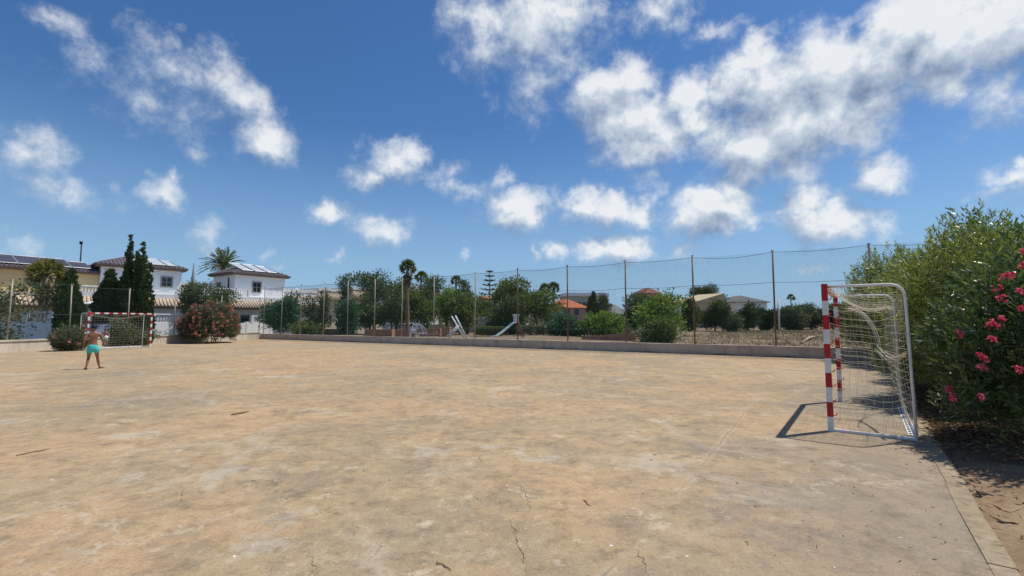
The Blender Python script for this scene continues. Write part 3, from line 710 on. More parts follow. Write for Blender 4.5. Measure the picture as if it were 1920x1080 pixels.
def person(loc, rz, H, label, arms, legs, cap=None, yaw=0, cat='child', shorts=M_turq):
    """unit skeleton, +y forward; arms / legs give elbow, wrist / knee, ankle positions of each side"""
    g = empty('person', loc, rz, label, cat); P = []; E = []
    def a(p, r, r2=None, par=None):
        P.append((p[0]*H, p[1]*H, p[2]*H, r*H, (r2 or r)*H)); i = len(P)-1
        if par is not None: E.append((par, i))
        return i
    pel = a((0, 0, .505), .066, .056); wa = a((0, .004, .60), .062, .048, pel); ch = a((0, .0, .70), .074, .054, wa); sh = a((0, -.004, .775), .062, .042, ch)
    nk = a((0, .002, .835), .030, .030, sh); a((0, .008, .875), .030, .030, nk)
    for s, (el, wr, ddir) in zip((-1, 1), arms):
        c = a((s*.075, -.004, .782), .038, .036, sh); s1 = a((s*.112, -.004, .765), .033, .033, c)
        mid = tuple((u+v)/2 for u, v in zip((s*.115, -.004, .76), el)); m1 = a(mid, .027, .027, s1); e = a(el, .0225, .0225, m1)
        mid = tuple((u*.6+v*.4) for u, v in zip(el, wr)); m2 = a(mid, .023, .023, e); w_ = a(wr, .0145, .0165, m2)
        dd = Vector(ddir).normalized(); sd = dd.cross(Vector((0, 1, .2))).normalized(); wv = Vector(wr)
        pm = wv+dd*.030; p_ = a(pm, .012, .020, w_)
        for k, fl in enumerate((.040, .046, .043, .034)):
            b0 = pm+dd*.022+sd*(k-1.5)*.0125; i0 = a(b0, .0060, None, p_); b1 = b0+dd*fl*.5+Vector((0, .004, 0)); i1 = a(b1, .0052, None, i0); a(b1+(dd+Vector((0, .5, 0))).normalized()*fl*.5, .0042, None, i1)
        t0 = wv+dd*.018-sd*.018; i0 = a(t0, .0068, None, w_); a(t0+(dd*.7-sd*.7).normalized()*.032, .005, None, i0)
    for s, (kn, an, toe) in zip((-1, 1), legs):
        hp = a((s*.048, 0, .475), .056, .056, pel); th = a(tuple((u+v)/2 for u, v in zip((s*.055, 0, .47), kn)), .046, .046, hp)
        k = a(kn, .031, .031, th); cf = a(tuple(u*.65+v*.35 for u, v in zip(kn, an)), .031, .031, k)
        an_ = a(an, .0185, .0185, cf); t = Vector(toe); av = Vector(an); f1 = a((av.x+t.x*.35, av.y+t.y*.35, .018), .018, .015, an_); a((av.x+t.x, av.y+t.y, .011), .017, .010, f1)
    hk = .135*H; hc = Vector((0, .012*H, .93*H)); hold = {}
    def ex(bm): hold['M'] = head_into(bm, hc, hk, yaw)
    skinned('body', P, E, pel, M_skin, g, 2, ex)
    M = hold['M']; 
    for s in (-1, 1): em = MB(); em.sphere(M @ Vector((s*.145*hk, .385*hk, .02*hk)), .035*hk, 8, 6); em.build('eye', M_dark, g)
    hm = MB()       # hair: cap of short dark hair
    hm.smooth = True; vs = []; nU, nV = 20, 10
    for j in range(nV+1):
        ph = math.pi/2-j/nV*math.pi*.62
        for i in range(nU):
            th = 2*math.pi*i/nU; y = math.cos(ph)*math.sin(th); x = math.cos(ph)*math.cos(th); z = math.sin(ph)
            if y > .2: z = max(z, .38+.1*y)
            vs.append(M @ Vector((x*.40*hk, y*.475*hk-.01*hk, z*.53*hk)))
    hm.add(vs, [(j*nU+i, j*nU+(i+1) % nU, (j+1)*nU+(i+1) % nU, (j+1)*nU+i)[::-1] for j in range(nV) for i in range(nU)])
    hm.build('hair', plain('dark_hair', (.02, .014, .010), .7, .2, 20), g)
    if cap:
        cmb = MB(); cmb.smooth = True; vs = []
        for j in range(9):
            ph = math.pi/2-j/8*math.pi*.47
            for i in range(nU):
                th = 2*math.pi*i/nU; vs.append(M @ Vector((math.cos(ph)*math.cos(th)*.425*hk, math.cos(ph)*math.sin(th)*.50*hk, (math.sin(ph)*.50+.09)*hk)))
        cmb.add(vs, [(j*nU+i, (j+1)*nU+i, (j+1)*nU+(i+1) % nU, j*nU+(i+1) % nU) for j in range(8) for i in range(nU)])
        br = [M @ Vector((x*hk, y*hk, (.10-.05*(y-.45))*hk)) for x, y in ((-.34, .36), (-.30, .62), (-.12, .76), (.12, .76), (.30, .62), (.34, .36))]
        br2 = [p-Vector((0, 0, .02*hk)) for p in br]
        cmb.add(br+br2, [(0, 5, 4, 3, 2, 1), (6, 7, 8, 9, 10, 11)]+[(i, (i+1) % 6, 6+(i+1) % 6, 6+i) for i in range(6)]); cmb.build('cap', cap, g)
    # shorts: waistband, seat and two loose legs as one skinned surface
    S = []; SE = []
    def b(p, r, r2=None, par=None):
        S.append((p[0]*H, p[1]*H, p[2]*H, r*H, (r2 or r)*H)); i = len(S)-1
        if par is not None: SE.append((par, i))
        return i
    c = b((0, 0, .505), .082, .068); b((0, .002, .565), .076, .060, c)
    for s, (kn, an, toe) in zip((-1, 1), legs):
        h = b((s*.05, 0, .455), .072, .070, c); kx = Vector(kn); e = Vector((s*.055, 0, .47)).lerp(kx, .70); b(e, .066, .066, h)
    skinned('shorts', S, SE, 0, shorts, g, 2)
    for s, (kn, an, toe) in zip((-1, 1), legs):
        sm = MB(); t = Vector((toe[0], toe[1], 0)).normalized(); sd = Vector((-t.y, t.x, 0)); av = Vector((an[0], an[1], 0)); o = [(-.035, .018), (.02, .022), (.085, .028), (.125, .018), (.125, -.018), (.085, -.028), (.02, -.022), (-.035, -.018)]
        pl = [(av+t*x+sd*y)*H for x, y in o]; zz = 0.002
        sm.prism([(p.x, p.y) for p in reversed(pl)], zz, zz+.012*H)
        sm.tube([(av+t*.085)*H+Vector((0, 0, .034*H)), (av+t*.05+sd*.024)*H+Vector((0, 0, .02*H))], .004*H, 5); sm.tube([(av+t*.085)*H+Vector((0, 0, .034*H)), (av+t*.05-sd*.024)*H+Vector((0, 0, .02*H))], .004*H, 5)
        sm.build('sandal', M_dark, g)
    return g
pb = gr(172, 692)
person((pb.x, pb.y, 0), R(38), 1.41, 'bare-backed child in turquoise shorts and dark cap facing the distant goal',
       (((-.150, -.045, .66), (-.150, .035, .54), (.0, .25, -1)), ((.145, .02, .655), (.165, .13, .57), (.2, .6, -.7))),
       (((-.066, .03, .27), (-.092, -.06, .045), (-.02, .085, 0)), ((.078, .055, .275), (.118, .09, .045), (.055, .07, 0))), M_navy, yaw=R(-8))
pc = gr(196, 651.5)
person((pc.x, pc.y, 0), R(38+165), 1.10, 'smaller distant child in turquoise shorts standing in front of the far goal mouth',
       (((-.17, .02, .66), (-.20, .12, .60), (-.2, .6, -.3)), ((.165, -.01, .66), (.175, .05, .55), (.1, .3, -1))),
       (((-.09, .05, .28), (-.13, .0, .045), (-.03, .085, 0)), ((.07, .03, .27), (.09, -.03, .045), (.03, .085, 0))), M_navy)
# football held low by the smaller child
bc = pc+Vector((.30, -.28, .60)); m = MB(); m.sphere((0, 0, 0), .105, 16, 12); o = m.build('football', M_whitep); o.location = bc; tag(o, 'small white ball held by the distant child at the goal', 'ball')

# ------------------------------------------------------------------ oleander hedge and other shrubs near the court
def oleander(loc, h, rad, label, seed, nsh, mat=None, per=24, leaf=.12, flowers=0, group=None, squash=1.0, low=.02, flow_pts=None, fmat=None, stuff=None):
    r = np.random.default_rng(seed); root = empty('oleander_shrub', loc, 0, label, 'shrub', group); rr = random.Random(seed)
    d = unit(r.normal(size=(nsh, 3))); d[:, 2] = np.abs(d[:, 2])*1.15-.42; d = unit(d)
    f = 1+.20*wob(d, seed+1, 2.2)+.07*wob(d, seed+2, 6); f *= (.50+.50*r.random(nsh)**.42)
    zc = h*.42
    tip = np.stack([d[:, 0]*rad*f, d[:, 1]*rad*f*squash, zc+np.where(d[:, 2] > 0, d[:, 2]*(h-zc), d[:, 2]*zc*1.35)*f], 1)
    tip[:, 2] = np.maximum(tip[:, 2], .06+.15*r.random(nsh))
    up = unit(d*np.array([.7, .7, .5])+np.array([0, 0, .75])+r.normal(size=(nsh, 3))*.28)
    L = (.38+.35*r.random(nsh))
    t = np.linspace(0.0, 1, per)[None, :, None]
    base = tip[:, None]-up[:, None]*(1-t)*L[:, None, None]
    rad_d = unit(r.normal(size=(nsh*per, 3))).reshape(nsh, per, 3)
    rad_d = rad_d-up[:, None]*(rad_d*up[:, None]).sum(2, keepdims=True)
    D = unit((rad_d/np.linalg.norm(rad_d, axis=2, keepdims=True)*(.95-.45*t)+up[:, None]*(.35+.6*t)+np.array([0, 0, -.12])).reshape(-1, 3))
    P = base.reshape(-1, 3); n = len(P); ll = leaf*(.65+.6*r.random(n)); 
    v = (np.repeat(r.random(nsh)*.5, per)+r.random(n)*.5)
    ok = P[:, 2] > low; 
    leafmesh('foliage', P[ok], D[ok], ll[ok], (ll*(.20+.06*r.random(n)))[ok], mat or G_ole, root, v[ok])
    m = MB()
    for k in range(16):
        i = r.integers(nsh); e = Vector(tip[i]); e2 = Vector((e.x*.7, e.y*.7, e.z*.8)); b0 = Vector((e.x*.10+rr.uniform(-.15, .15), e.y*.1+rr.uniform(-.15, .15), -.05))
        m.tube([b0, b0.lerp(e2, .45)+Vector((0, 0, .12*h)), e2, e], [.022, .016, .010, .004], 5)
    m.build('stem', M_bark, root)
    fp_ = list(flow_pts or [])
    def cluster(c, s, n_f):
        c = np.array(c); cc = c+np.clip(r.normal(size=(n_f, 3)), -1.6, 1.6)*s*.38; Pp = []; Dd = []
        for q_ in cc:
            ax = unit((q_-c+np.array([0, 0, .03])+r.normal(size=3)*.02)[None])[0]
            for k in range(5):
                e = unit(r.normal(size=(1, 3)))[0]; e = e-ax*(e@ax); e = e/np.linalg.norm(e)
                Pp.append(q_); Dd.append(e+ax*.35)
        return np.array(Pp), np.array(Dd)
    if stuff:
        idx = r.choice(nsh, stuff, replace=False); A_ = []; B2 = []
        for i in idx:
            a_, b_ = cluster(tip[i]*np.array([1.03, 1.03, 1.01]), .10, 8); A_.append(a_); B2.append(b_)
        A_ = np.concatenate(A_); B2 = np.concatenate(B2)
        o = leafmesh('blossom', A_, B2, .055+.02*RNG.random(len(A_)), .05, fmat or P_dull, root); o['kind'] = 'stuff'
    for c in fp_:
        a_, b_ = cluster(Vector(c)-Vector(loc), .045, rr.randint(7, 13))
        leafmesh('flower_cluster', a_, b_, .021+.009*RNG.random(len(a_)), .018, P_pink, root)
    return root
def hp(s, off, z=-.05): p = K0+KD*s+KP*off; return (p.x, p.y, z)
def loc_of(px, Y): return ((px-960)/F/1.0026*Y, Y, -.05)
# flower clusters where the photo shows them: (px, py, distance)
FLW = [(1797,622,5.5),(1802,628,5.4),(1884,520,4.75),(1895,517,4.7),(1918,497,4.6),(1919,470,4.6),(1870,541,4.9),(1860,605,4.9),(1853,610,5.0),(1872,612,4.85),(1878,598,4.8),(1858,635,4.9),
 (1840,668,5.0),(1846,674,5.0),(1842,690,5.0),(1836,665,5.1),(1780,730,5.3),(1788,750,5.2),(1785,742,5.3),(1838,745,4.9),(1908,693,4.5),(1918,580,4.5),(1875,560,4.9),(1915,545,4.6)]
oleander((6.60, 5.40, -.05), 2.75, 1.42, 'pink flowering oleander at the right edge of the court', 5, 1600, G_ole, 30, .105, flow_pts=[at(*f) for f in FLW], low=.05)
HG = 'oleanders in the tall hedge along the kerb'
HL = ['tallest oleander of the hedge, behind the pink flowering one', 'tall oleander of the hedge at the back of the near goal net', 'hedge oleander rising just right of the near goal frame',
      'hedge oleander seen between the goal bend and the taller shrubs', 'pale green oleander at the far end of the hedge by the fence', 'oleander at the fence corner with long thin shoots against the sky']
oleander(loc_of(1885, 8.2)[:2]+(-.05,), 3.45, 1.75, HL[0], 12, 1800, G_ole2, 34, .10, group=HG)
oleander(hp(5.6, 1.75), 3.45, 1.5, HL[1], 13, 1400, G_ole2, 34, .10, group=HG)
oleander(hp(8.0, 1.60), 3.5, 1.55, HL[2], 14, 1300, G_ole2, 34, .105, group=HG)
oleander(hp(10.4, 1.55), 3.6, 1.6, HL[3], 15, 1200, G_ole2, 28, .115, group=HG)
oleander(hp(12.8, 1.0), 3.9, 1.6, HL[4], 16, 1300, G_ole2, 28, .12, group=HG)
oleander(hp(15.2, .35), 4.3, 1.7, HL[5], 17, 1300, G_ole2, 28, .12, group=HG)
oleander((8.3, 4.1, -.05), 3.3, 1.5, 'oleander beyond the right edge behind the flowering one', 18, 900, G_ole, 22, .13, group=HG)
oleander((11.2, 7.4, -.05), 4.1, 2.0, 'tall oleander standing in a second row behind the hedge', 19, 1000, G_ole2, 28, .115, group=HG)
oleander((10.5, 9.6, -.05), 3.9, 1.8, 'broad oleander in the second row nearer the fence', 20, 900, G_ole2, 28, .115, group=HG)
# far pink oleander and the faded one beside the goal, both on the court in front of the cream wall
oleander(loc_of(398, 34.0)[:2]+(0,), 3.0, 1.98, 'round pink oleander bush against the cream wall', 31, 1700, G_olive, 16, .20, stuff=380, low=.03)
oleander(loc_of(131, 24.6)[:2]+(0,), 1.35, .78, 'small faded oleander beside the distant goal', 33, 520, G_olive, 16, .15, stuff=9, low=.03)
# fallen leaves
def litter(name, n, fn, L, mat, label=None):
    P = np.array([fn() for _ in range(n)]); D = unit(np.concatenate([RNG.normal(size=(n, 2)), RNG.normal(size=(n, 1))*.25], 1))
    o = leafmesh(name, P, D, L*(.5+RNG.random(n)), L*.22*(.6+.8*RNG.random(n)), mat, None); o['kind'] = 'stuff'; return o
def under_hedge():
    while True:
        s = random.uniform(-3, 15); o = abs(random.gauss(.65, .75)) + .12
        if s < .6 and random.random() < min(.97, (.9-s)*.8): continue
        p = K0+KD*s+KP*o; return (p.x, p.y, .0+random.uniform(-.01, .035)+.014*o)
litter('leaf_litter', 42000, under_hedge, .075, G_dry)
def on_court():
    s = random.uniform(-6, 14); o = -abs(random.gauss(0, .35)); p = K0+KD*s+KP*o
    if s < -1 and random.random() < .6: p = K0+KD*s+KP*(o*3)
    return (p.x, p.y, .008)
litter('fallen_leaves', 300, on_court, .034, G_dry)
def anywhere():
    Y = 2.3+abs(random.gauss(0, 7)); X = random.uniform(-1.1, .75)*Y; return (X, Y, .006)
litter('leaf_debris', 160, anywhere, .022, G_dry)
# weeds along the foot of the far wall, dry grass behind it
def wallfoot():
    t = random.random(); t = t if random.random() < .4 else random.choice((.03, .09, .17, .30, .52, .70))+random.gauss(0, .008)
    p = FWA+FWD*t-Nn*abs(random.gauss(0, .05)); return (p.x, p.y, .0)
P = np.array([wallfoot() for _ in range(800)]); D = RNG.normal(size=(800, 3))*.5+np.array([0, 0, 1.0])
leafmesh('weeds', P, D, .05+.07*RNG.random(800), .018, G_olive, None)['kind'] = 'stuff'
n = 26000; tq = RNG.random(n); dist = .3+50*RNG.random(n)**1.7
base = np.array(FWA)[None]+np.array(FWD)[None]*(-.14+.38*tq[:, None])+np.array(Nn)[None]*dist[:, None]; base[:, 2] = .22
cl = np.sin(base[:, 0]*1.7+3*np.sin(base[:, 1]*.8))+np.sin(base[:, 1]*2.1+base[:, 0]*.6); ok = cl > -.3
D = RNG.normal(size=(n, 3))*.45+np.array([0, 0, 1.0]); h = (.07+.20*RNG.random(n)**1.5)*(1+dist*.014)
leafmesh('dry_grass', base[ok], D[ok], h[ok], (h*.10+.006)[ok], G_straw, None)['kind'] = 'stuff'

# ------------------------------------------------------------------ trees beyond the walls
def T(*a, **k): return tree(*a, **k)
T('pine_tree', 'dark sprawling pine at the far left edge behind the cream wall', 'tree', -14, 25.5, 528, 145, G_pine, 0, 'pine', .55, .02, .17, 41)
T('cypress_tree', 'stout rounded cypress left of the distant goal', 'tree', 128, 26.8, 503, 42, G_cyp, 0, 'cypress', 1.1, .04, .12, 42)
T('cypress_tree', 'medium pointed cypress directly behind the distant goal', 'tree', 204, 30.5, 503, 46, G_cyp, 0, 'cypress', 1.1, .05, .12, 43)
T('cypress_tree', 'tallest cypress with several spires behind the distant goal', 'tree', 252, 30.5, 441, 58, G_cyp, 0, 'spires', 1.3, .04, .12, 44)
T('hedge_shrub', 'brownish clipped shrub under the cypresses behind the goal net', 'shrub', 238, 29.6, 596, 92, G_olive, 0, 'shrub', 1.0, .0, .12, 45)
T('pine_tree', 'low dark pine rising behind the round pink oleander', 'tree', 392, 39, 532, 88, G_pine, 0, 'flat', 1.2, .30, .17, 46)
T('pine_tree', 'small leaning pine left of the pink oleander', 'tree', 352, 38, 528, 32, G_pine, 0, 'pine', 1.0, .30, .16, 47)
T('round_tree', 'green round tree behind the left end of the far fence', 'tree', 527, 45, 540, 70, G_teal, .2, 'broad', 1.1, .10, .20, 48)
T('sapling', 'thin sparse sapling right of the round green tree', 'tree', 584, 47, 552, 34, G_olive, .2, 'broad', .35, .1, .18, 49)
T('sapling', 'half-bare sapling before the low flat white houses', 'tree', 607, 44, 545, 26, G_olive, .2, 'broad', .3, .1, .18, 50)
T('garden_shrub', 'low dark shrub below the thin saplings', 'shrub', 575, 43, 601, 60, G_broad, .2, 'shrub', .9, 0, .18, 51)
T('conifer_tree', 'narrow dark conifer with a leaning top beside the flat houses', 'tree', 646, 47, 514, 30, G_pine, .2, 'pine', 1.1, .30, .2, 52)
T('conifer_tree', 'dark bluish spreading conifer at the left of the pine grove', 'tree', 654, 44, 562, 48, G_teal, .2, 'broad', 1.1, .02, .2, 53)
GR = 'pines of the grove behind the playground'
for i, (px, Y, top, w_, mt, kd, lo, lab) in enumerate([
  (702, 50, 507, 92, G_pine, 'flat', .45, 'umbrella-topped dark pine left of the tall fan palm'),
  (694, 47, 549, 72, G_pine, 'broad', .15, 'bushy pine filling the left of the grove'),
  (742, 52, 516, 70, G_broad, 'broad', .25, 'lighter green tree just left of the fan palm trunk'),
  (735, 45, 556, 70, G_pine, 'broad', .22, 'dark tree with a forked trunk beside the orange planters'),
  (802, 53, 513, 66, G_pine, 'flat', .40, 'flat-topped pine right of the fan palm'),
  (795, 47, 541, 84, G_broad, 'broad', .18, 'fresh green tree behind the play structures'),
  (838, 50, 538, 70, G_lime, 'broad', .30, 'yellow-green tree in the middle of the grove'),
  (862, 47, 548, 60, G_broad, 'broad', .14, 'mid green tree behind the white climbing frame'),
  (876, 50, 527, 44, G_pine, 'pine', .12, 'dark upright pine at the right of the grove')]):
    T('pine_tree' if mt is G_pine else 'leafy_tree', lab, 'tree', px, Y, top, w_, mt, .2, kd, .75, lo, .21, 60+i, group=GR)
T('leafy_tree', 'low tree in the gap right of the dark upright pine', 'tree', 903, 62, 552, 56, G_broad, .3, 'broad', .8, .05, .24, 71)
T('leafy_tree', 'rounded brown-green tree above the slide', 'tree', 962, 50, 521, 72, G_broad, .3, 'broad', 1.1, .30, .21, 72)
T('pine_tree', 'dark dense pine directly behind the slide', 'tree', 948, 47, 553, 76, G_pine, .3, 'broad', 1.1, .05, .21, 73)
T('pine_tree', 'pine with a bare slanting trunk right of the slide', 'tree', 1012, 48, 545, 84, G_broad, .3, 'broad', 1.0, .40, .21, 74, lean=(-1.2, 0))
T('pine_tree', 'small dark pine below the pair of palms', 'tree', 1040, 56, 566, 44, G_pine, .3, 'broad', .9, .05, .22, 75)
T('garden_shrub', 'blue-green shrub mass right of the slanting trunk', 'shrub', 1062, 42, 587, 78, G_teal, .3, 'shrub', 1.1, 0, .17, 76)
T('garden_shrub', 'bright yellow-green shrub above the brick planter', 'shrub', 1128, 41, 586, 86, G_lime, .3, 'shrub', 1.1, 0, .17, 77)
T('conifer_tree', 'dark spiky conifer before the red roof', 'tree', 1112, 75, 546, 22, G_pine, .4, 'cypress', 1.0, .05, .26, 78)
T('conifer_tree', 'second dark conifer before the flat-roofed block', 'tree', 1131, 75, 552, 30, G_pine, .4, 'pine', 1.0, .02, .26, 79)
T('pine_tree', 'dark pine left of the bright green bush', 'tree', 1190, 62, 552, 42, G_pine, .4, 'broad', 1.0, .02, .24, 80)
T('pine_tree', 'spreading dark pine beneath the hilltop house', 'tree', 1212, 70, 548, 50, G_pine, .4, 'flat', 1.0, .02, .24, 81)
T('bright_bush', 'tall bright yellow-green bush against the back of the fence', 'shrub', 1238, 26.2, 549, 88, G_lime, .22, 'broad', 1.15, .20, .13, 82)
T('dark_bush', 'dark low bush at the foot of the bright green bush', 'shrub', 1228, 25.2, 596, 74, G_broad, .22, 'shrub', 1.0, 0, .12, 83)
T('pine_tree', 'dark pine right of the small white board', 'tree', 1292, 60, 559, 44, G_pine, .4, 'broad', 1.1, .02, .23, 84)
T('pine_tree', 'dark pine rising above the sand-coloured roof', 'tree', 1334, 105, 533, 62, G_pine, .5, 'flat', 1.1, .3, .32, 85)
T('round_tree', 'dark round tree before the sand-coloured house', 'tree', 1340, 62, 563, 58, G_pine, .4, 'broad', 1.2, .0, .23, 86)
T('round_tree', 'black-green round tree before the grey-roofed house', 'tree', 1402, 64, 568, 52, G_cyp, .4, 'broad', 1.2, .0, .23, 87)
T('round_tree', 'smaller black-green tree left of the tall rusty post', 'tree', 1432, 66, 572, 40, G_cyp, .4, 'broad', 1.2, .0, .23, 88)
OG = 'grey olive trees at the right end of the field'
for i, (px, w_, top, Y, lab) in enumerate([(1480, 62, 575, 72, 'leftmost grey olive at the edge of the dry field'), (1520, 60, 571, 74, 'grey olive left of the near goal post'), (1568, 60, 570, 73, 'grey olive seen between the near goal posts'), (1610, 66, 568, 75, 'grey olive behind the near goal net'), (1655, 60, 566, 75, 'rightmost grey olive close to the hedge')]):
    T('olive_tree', lab, 'tree', px, Y, top, w_, G_olive, .4, 'broad', 1.0, .0, .24, 90+i, group=OG)
for i, (px, top, w_, lab) in enumerate([(1371, 585, 40, 'faint olive shrub between the two dark round trees'), (1160, 598, 50, 'grey shrub at the right end of the brick planter')]):
    T('olive_shrub', lab, 'shrub', px, 44 if i else 60, top, w_, G_olive, .3, 'shrub', .8, 0, .2, 97+i)

def frond(mb_pts, root_p, az, el, L, droop, nl, ll, out):
    d = Vector((math.cos(az)*math.cos(el), math.sin(az)*math.cos(el), math.sin(el))); side = Vector((-math.sin(az), math.cos(az), 0)); pts = []
    for i in range(9):
        t = i/8; pts.append(root_p+d*L*t+Vector((0, 0, -droop*L*t*t)))
    mb_pts.append(pts)
    for i in range(nl):
        t = .12+.86*i/nl; k = t*8; a = int(k); p = pts[a].lerp(pts[min(8, a+1)], k-a); tan = (pts[min(8, a+1)]-pts[a]).normalized()
        for s in (-1, 1):
            out.append((p, (side*s*.75+tan*.75+Vector((0, 0, -.15+random.uniform(-.1, .25)))), ll*(math.sin(math.pi*(t*.8+.15))+.15)))
def feather_palm(label, px, Y, top, base_z, fl, nf, seed, el_rng=(-.35, 1.35), trunk_r=.22, ll=.42, mat=None):
    random.seed(seed); p = at(px, 604, Y); h = at(px, top, Y).z-base_z; root = empty('palm_tree', (p.x, Y, base_z), 0, label, 'palm tree'); th = h-fl*.80
    m = MB(); m.smooth = True; n = 14
    m.tube([(0, 0, th*i/n-.1*(i == 0)) for i in range(n+1)], [trunk_r*(1.15 if i % 2 else 1)*(1.2-.25*i/n) for i in range(n+1)], 10); m.build('trunk', M_palmbark, root)
    out = []; pts = []
    for i in range(nf):
        el = el_rng[0]+(el_rng[1]-el_rng[0])*((i+.5)/nf); frond(pts, Vector((0, 0, th)), i*2.4+random.uniform(-.2, .2), el, fl*random.uniform(.85, 1.1), .30+.25*(1-el), 34, ll, out)
    o = leafmesh('crown', np.array([a for a, _, _ in out]), np.array([b for _, b, _ in out]), np.array([c for _, _, c in out]), .035+.02*fl/3, mat or G_palm, root)
    m = MB()
    for q_ in pts: m.tube(q_, [.03*(1-.09*i) for i in range(9)], 4)
    m.build('frond_ribs', plain('frond_rib', (.16, .17, .07), .6, .1, 3), root); return root
def fan_palm(label, px, Y, top, base_z, rad, seed, trunk_r=.16, skirt=True, nfan=46, name='fan_palm', mat=None):
    rr = np.random.default_rng(seed); p = at(px, 604, Y); h = at(px, top, Y).z-base_z; root = empty(name, (p.x, Y, base_z), 0, label, 'palm tree'); th = h-rad
    m = MB(); m.smooth = True; n = 12; m.tube([(0.05*math.sin(i*.5), 0, th*i/n-.1*(i == 0)) for i in range(n+1)], [trunk_r*(1.35-.4*i/n) for i in range(n+1)], 9); m.build('trunk', M_palmbark, root)
    def fans(nf, e0, e1, L, z0, tag_, mat):
        P = []; D = []; LL = []; m2 = MB()
        for i in range(nf):
            az = i*2.4+rr.random()*.3; el = e0+(e1-e0)*rr.random(); d = np.array([math.cos(az)*math.cos(el), math.sin(az)*math.cos(el), math.sin(el)])
            c0 = np.array([0, 0, th+z0*rr.random()]); c = c0+d*L*.5; m2.tube([Vector(c0), Vector(c)], .015, 4)
            sd = unit(np.cross(d, rr.normal(size=3))[None])[0]
            for k in range(15):
                an = (k-7)/7*1.35; P.append(c); D.append(d*math.cos(an)+sd*math.sin(an)+np.array([0, 0, -.12])); LL.append(L*.55*(1-.12*abs(an)))
        leafmesh(tag_, np.array(P), np.array(D), np.array(LL), L*.075, mat, root); return m2
    m2 = fans(nfan, -.45, 1.5, rad, 0.1, 'crown', mat or G_palm); m2.build('frond_stalks', plain('frond_rib', (.16, .17, .07), .6, .1, 3), root)
    if skirt: m3 = fans(40, -1.5, -.75, rad*.85, -rad*1.0, 'dead_frond_skirt', G_straw)
    return root
feather_palm('feather palm with a wide crown behind the slate-roofed house', 414, 60, 462, 0, 3.2, 44, 3, (-.05, 1.4), .3, .50)
fan_palm('tall fan palm with a brown skirt above the pine grove', 763, 44, 486, .2, .95, 5, .14)
fan_palm('stocky palm in front of the ochre house', 82, 33, 485, 0, 1.35, 6, .25, True, 60, mat=leafmat('straw_palm_leaf', [(0, (.10, .10, .035)), (.6, (.20, .19, .06)), (1, (.34, .28, .12))], .3))  # its fronds are a brownish-yellow, straw-like leaf colour
fan_palm('small fan palm showing its top above the grove', 855, 66, 516, .3, .95, 7, .13, False)
fan_palm('small palm top between the grove and the fan palm', 789, 62, 508, .3, 1.1, 12, .13, False)
fan_palm('left and lower of the two palms beyond the slanting pine', 1022, 70, 530, .4, 1.0, 8, .13, False)
fan_palm('right and upper of the two palms beyond the slanting pine', 1038, 71, 528, .4, 1.15, 9, .13, False)
fan_palm('slim distant palm left of the near goal post', 1485, 95, 551, .5, .9, 10, .10, False, 30)
# Norfolk pine
p = at(918, 604, 58); root = empty('norfolk_pine', (p.x, 58, .3), 0, 'slender tiered pine standing clear against the sky', 'tree'); h = at(918, 503, 58).z-.3
MB().tube([(0, 0, -.1), (0, 0, h*.5), (0, 0, h)], [.16, .10, .02], 8).build('trunk', M_bark, root)
P = []; D = []
m = MB()
for i in range(9):
    z = h*(.36+.62*i/8.6); L = 1.75*(1-i/9.3)+.12
    for k in range(6):
        az = k*math.pi/3+i*.5; e = Vector((math.cos(az)*L, math.sin(az)*L, .16*L)); m.tube([(0, 0, z), e*.5+Vector((0, 0, z-.05*L)), e+Vector((0, 0, z))], [.03, .02, .01], 4)
        for q_ in range(46):
            t = .15+.85*random.random(); P.append((e.x*t+random.gauss(0, .04), e.y*t+random.gauss(0, .04), z+e.z*t*t)); D.append((e.x*.6+random.gauss(0, .5), e.y*.6+random.gauss(0, .5), .55))
m.build('branches', M_bark, root); leafmesh('crown', np.array(P), np.array(D), .20, .07, G_pine, root)

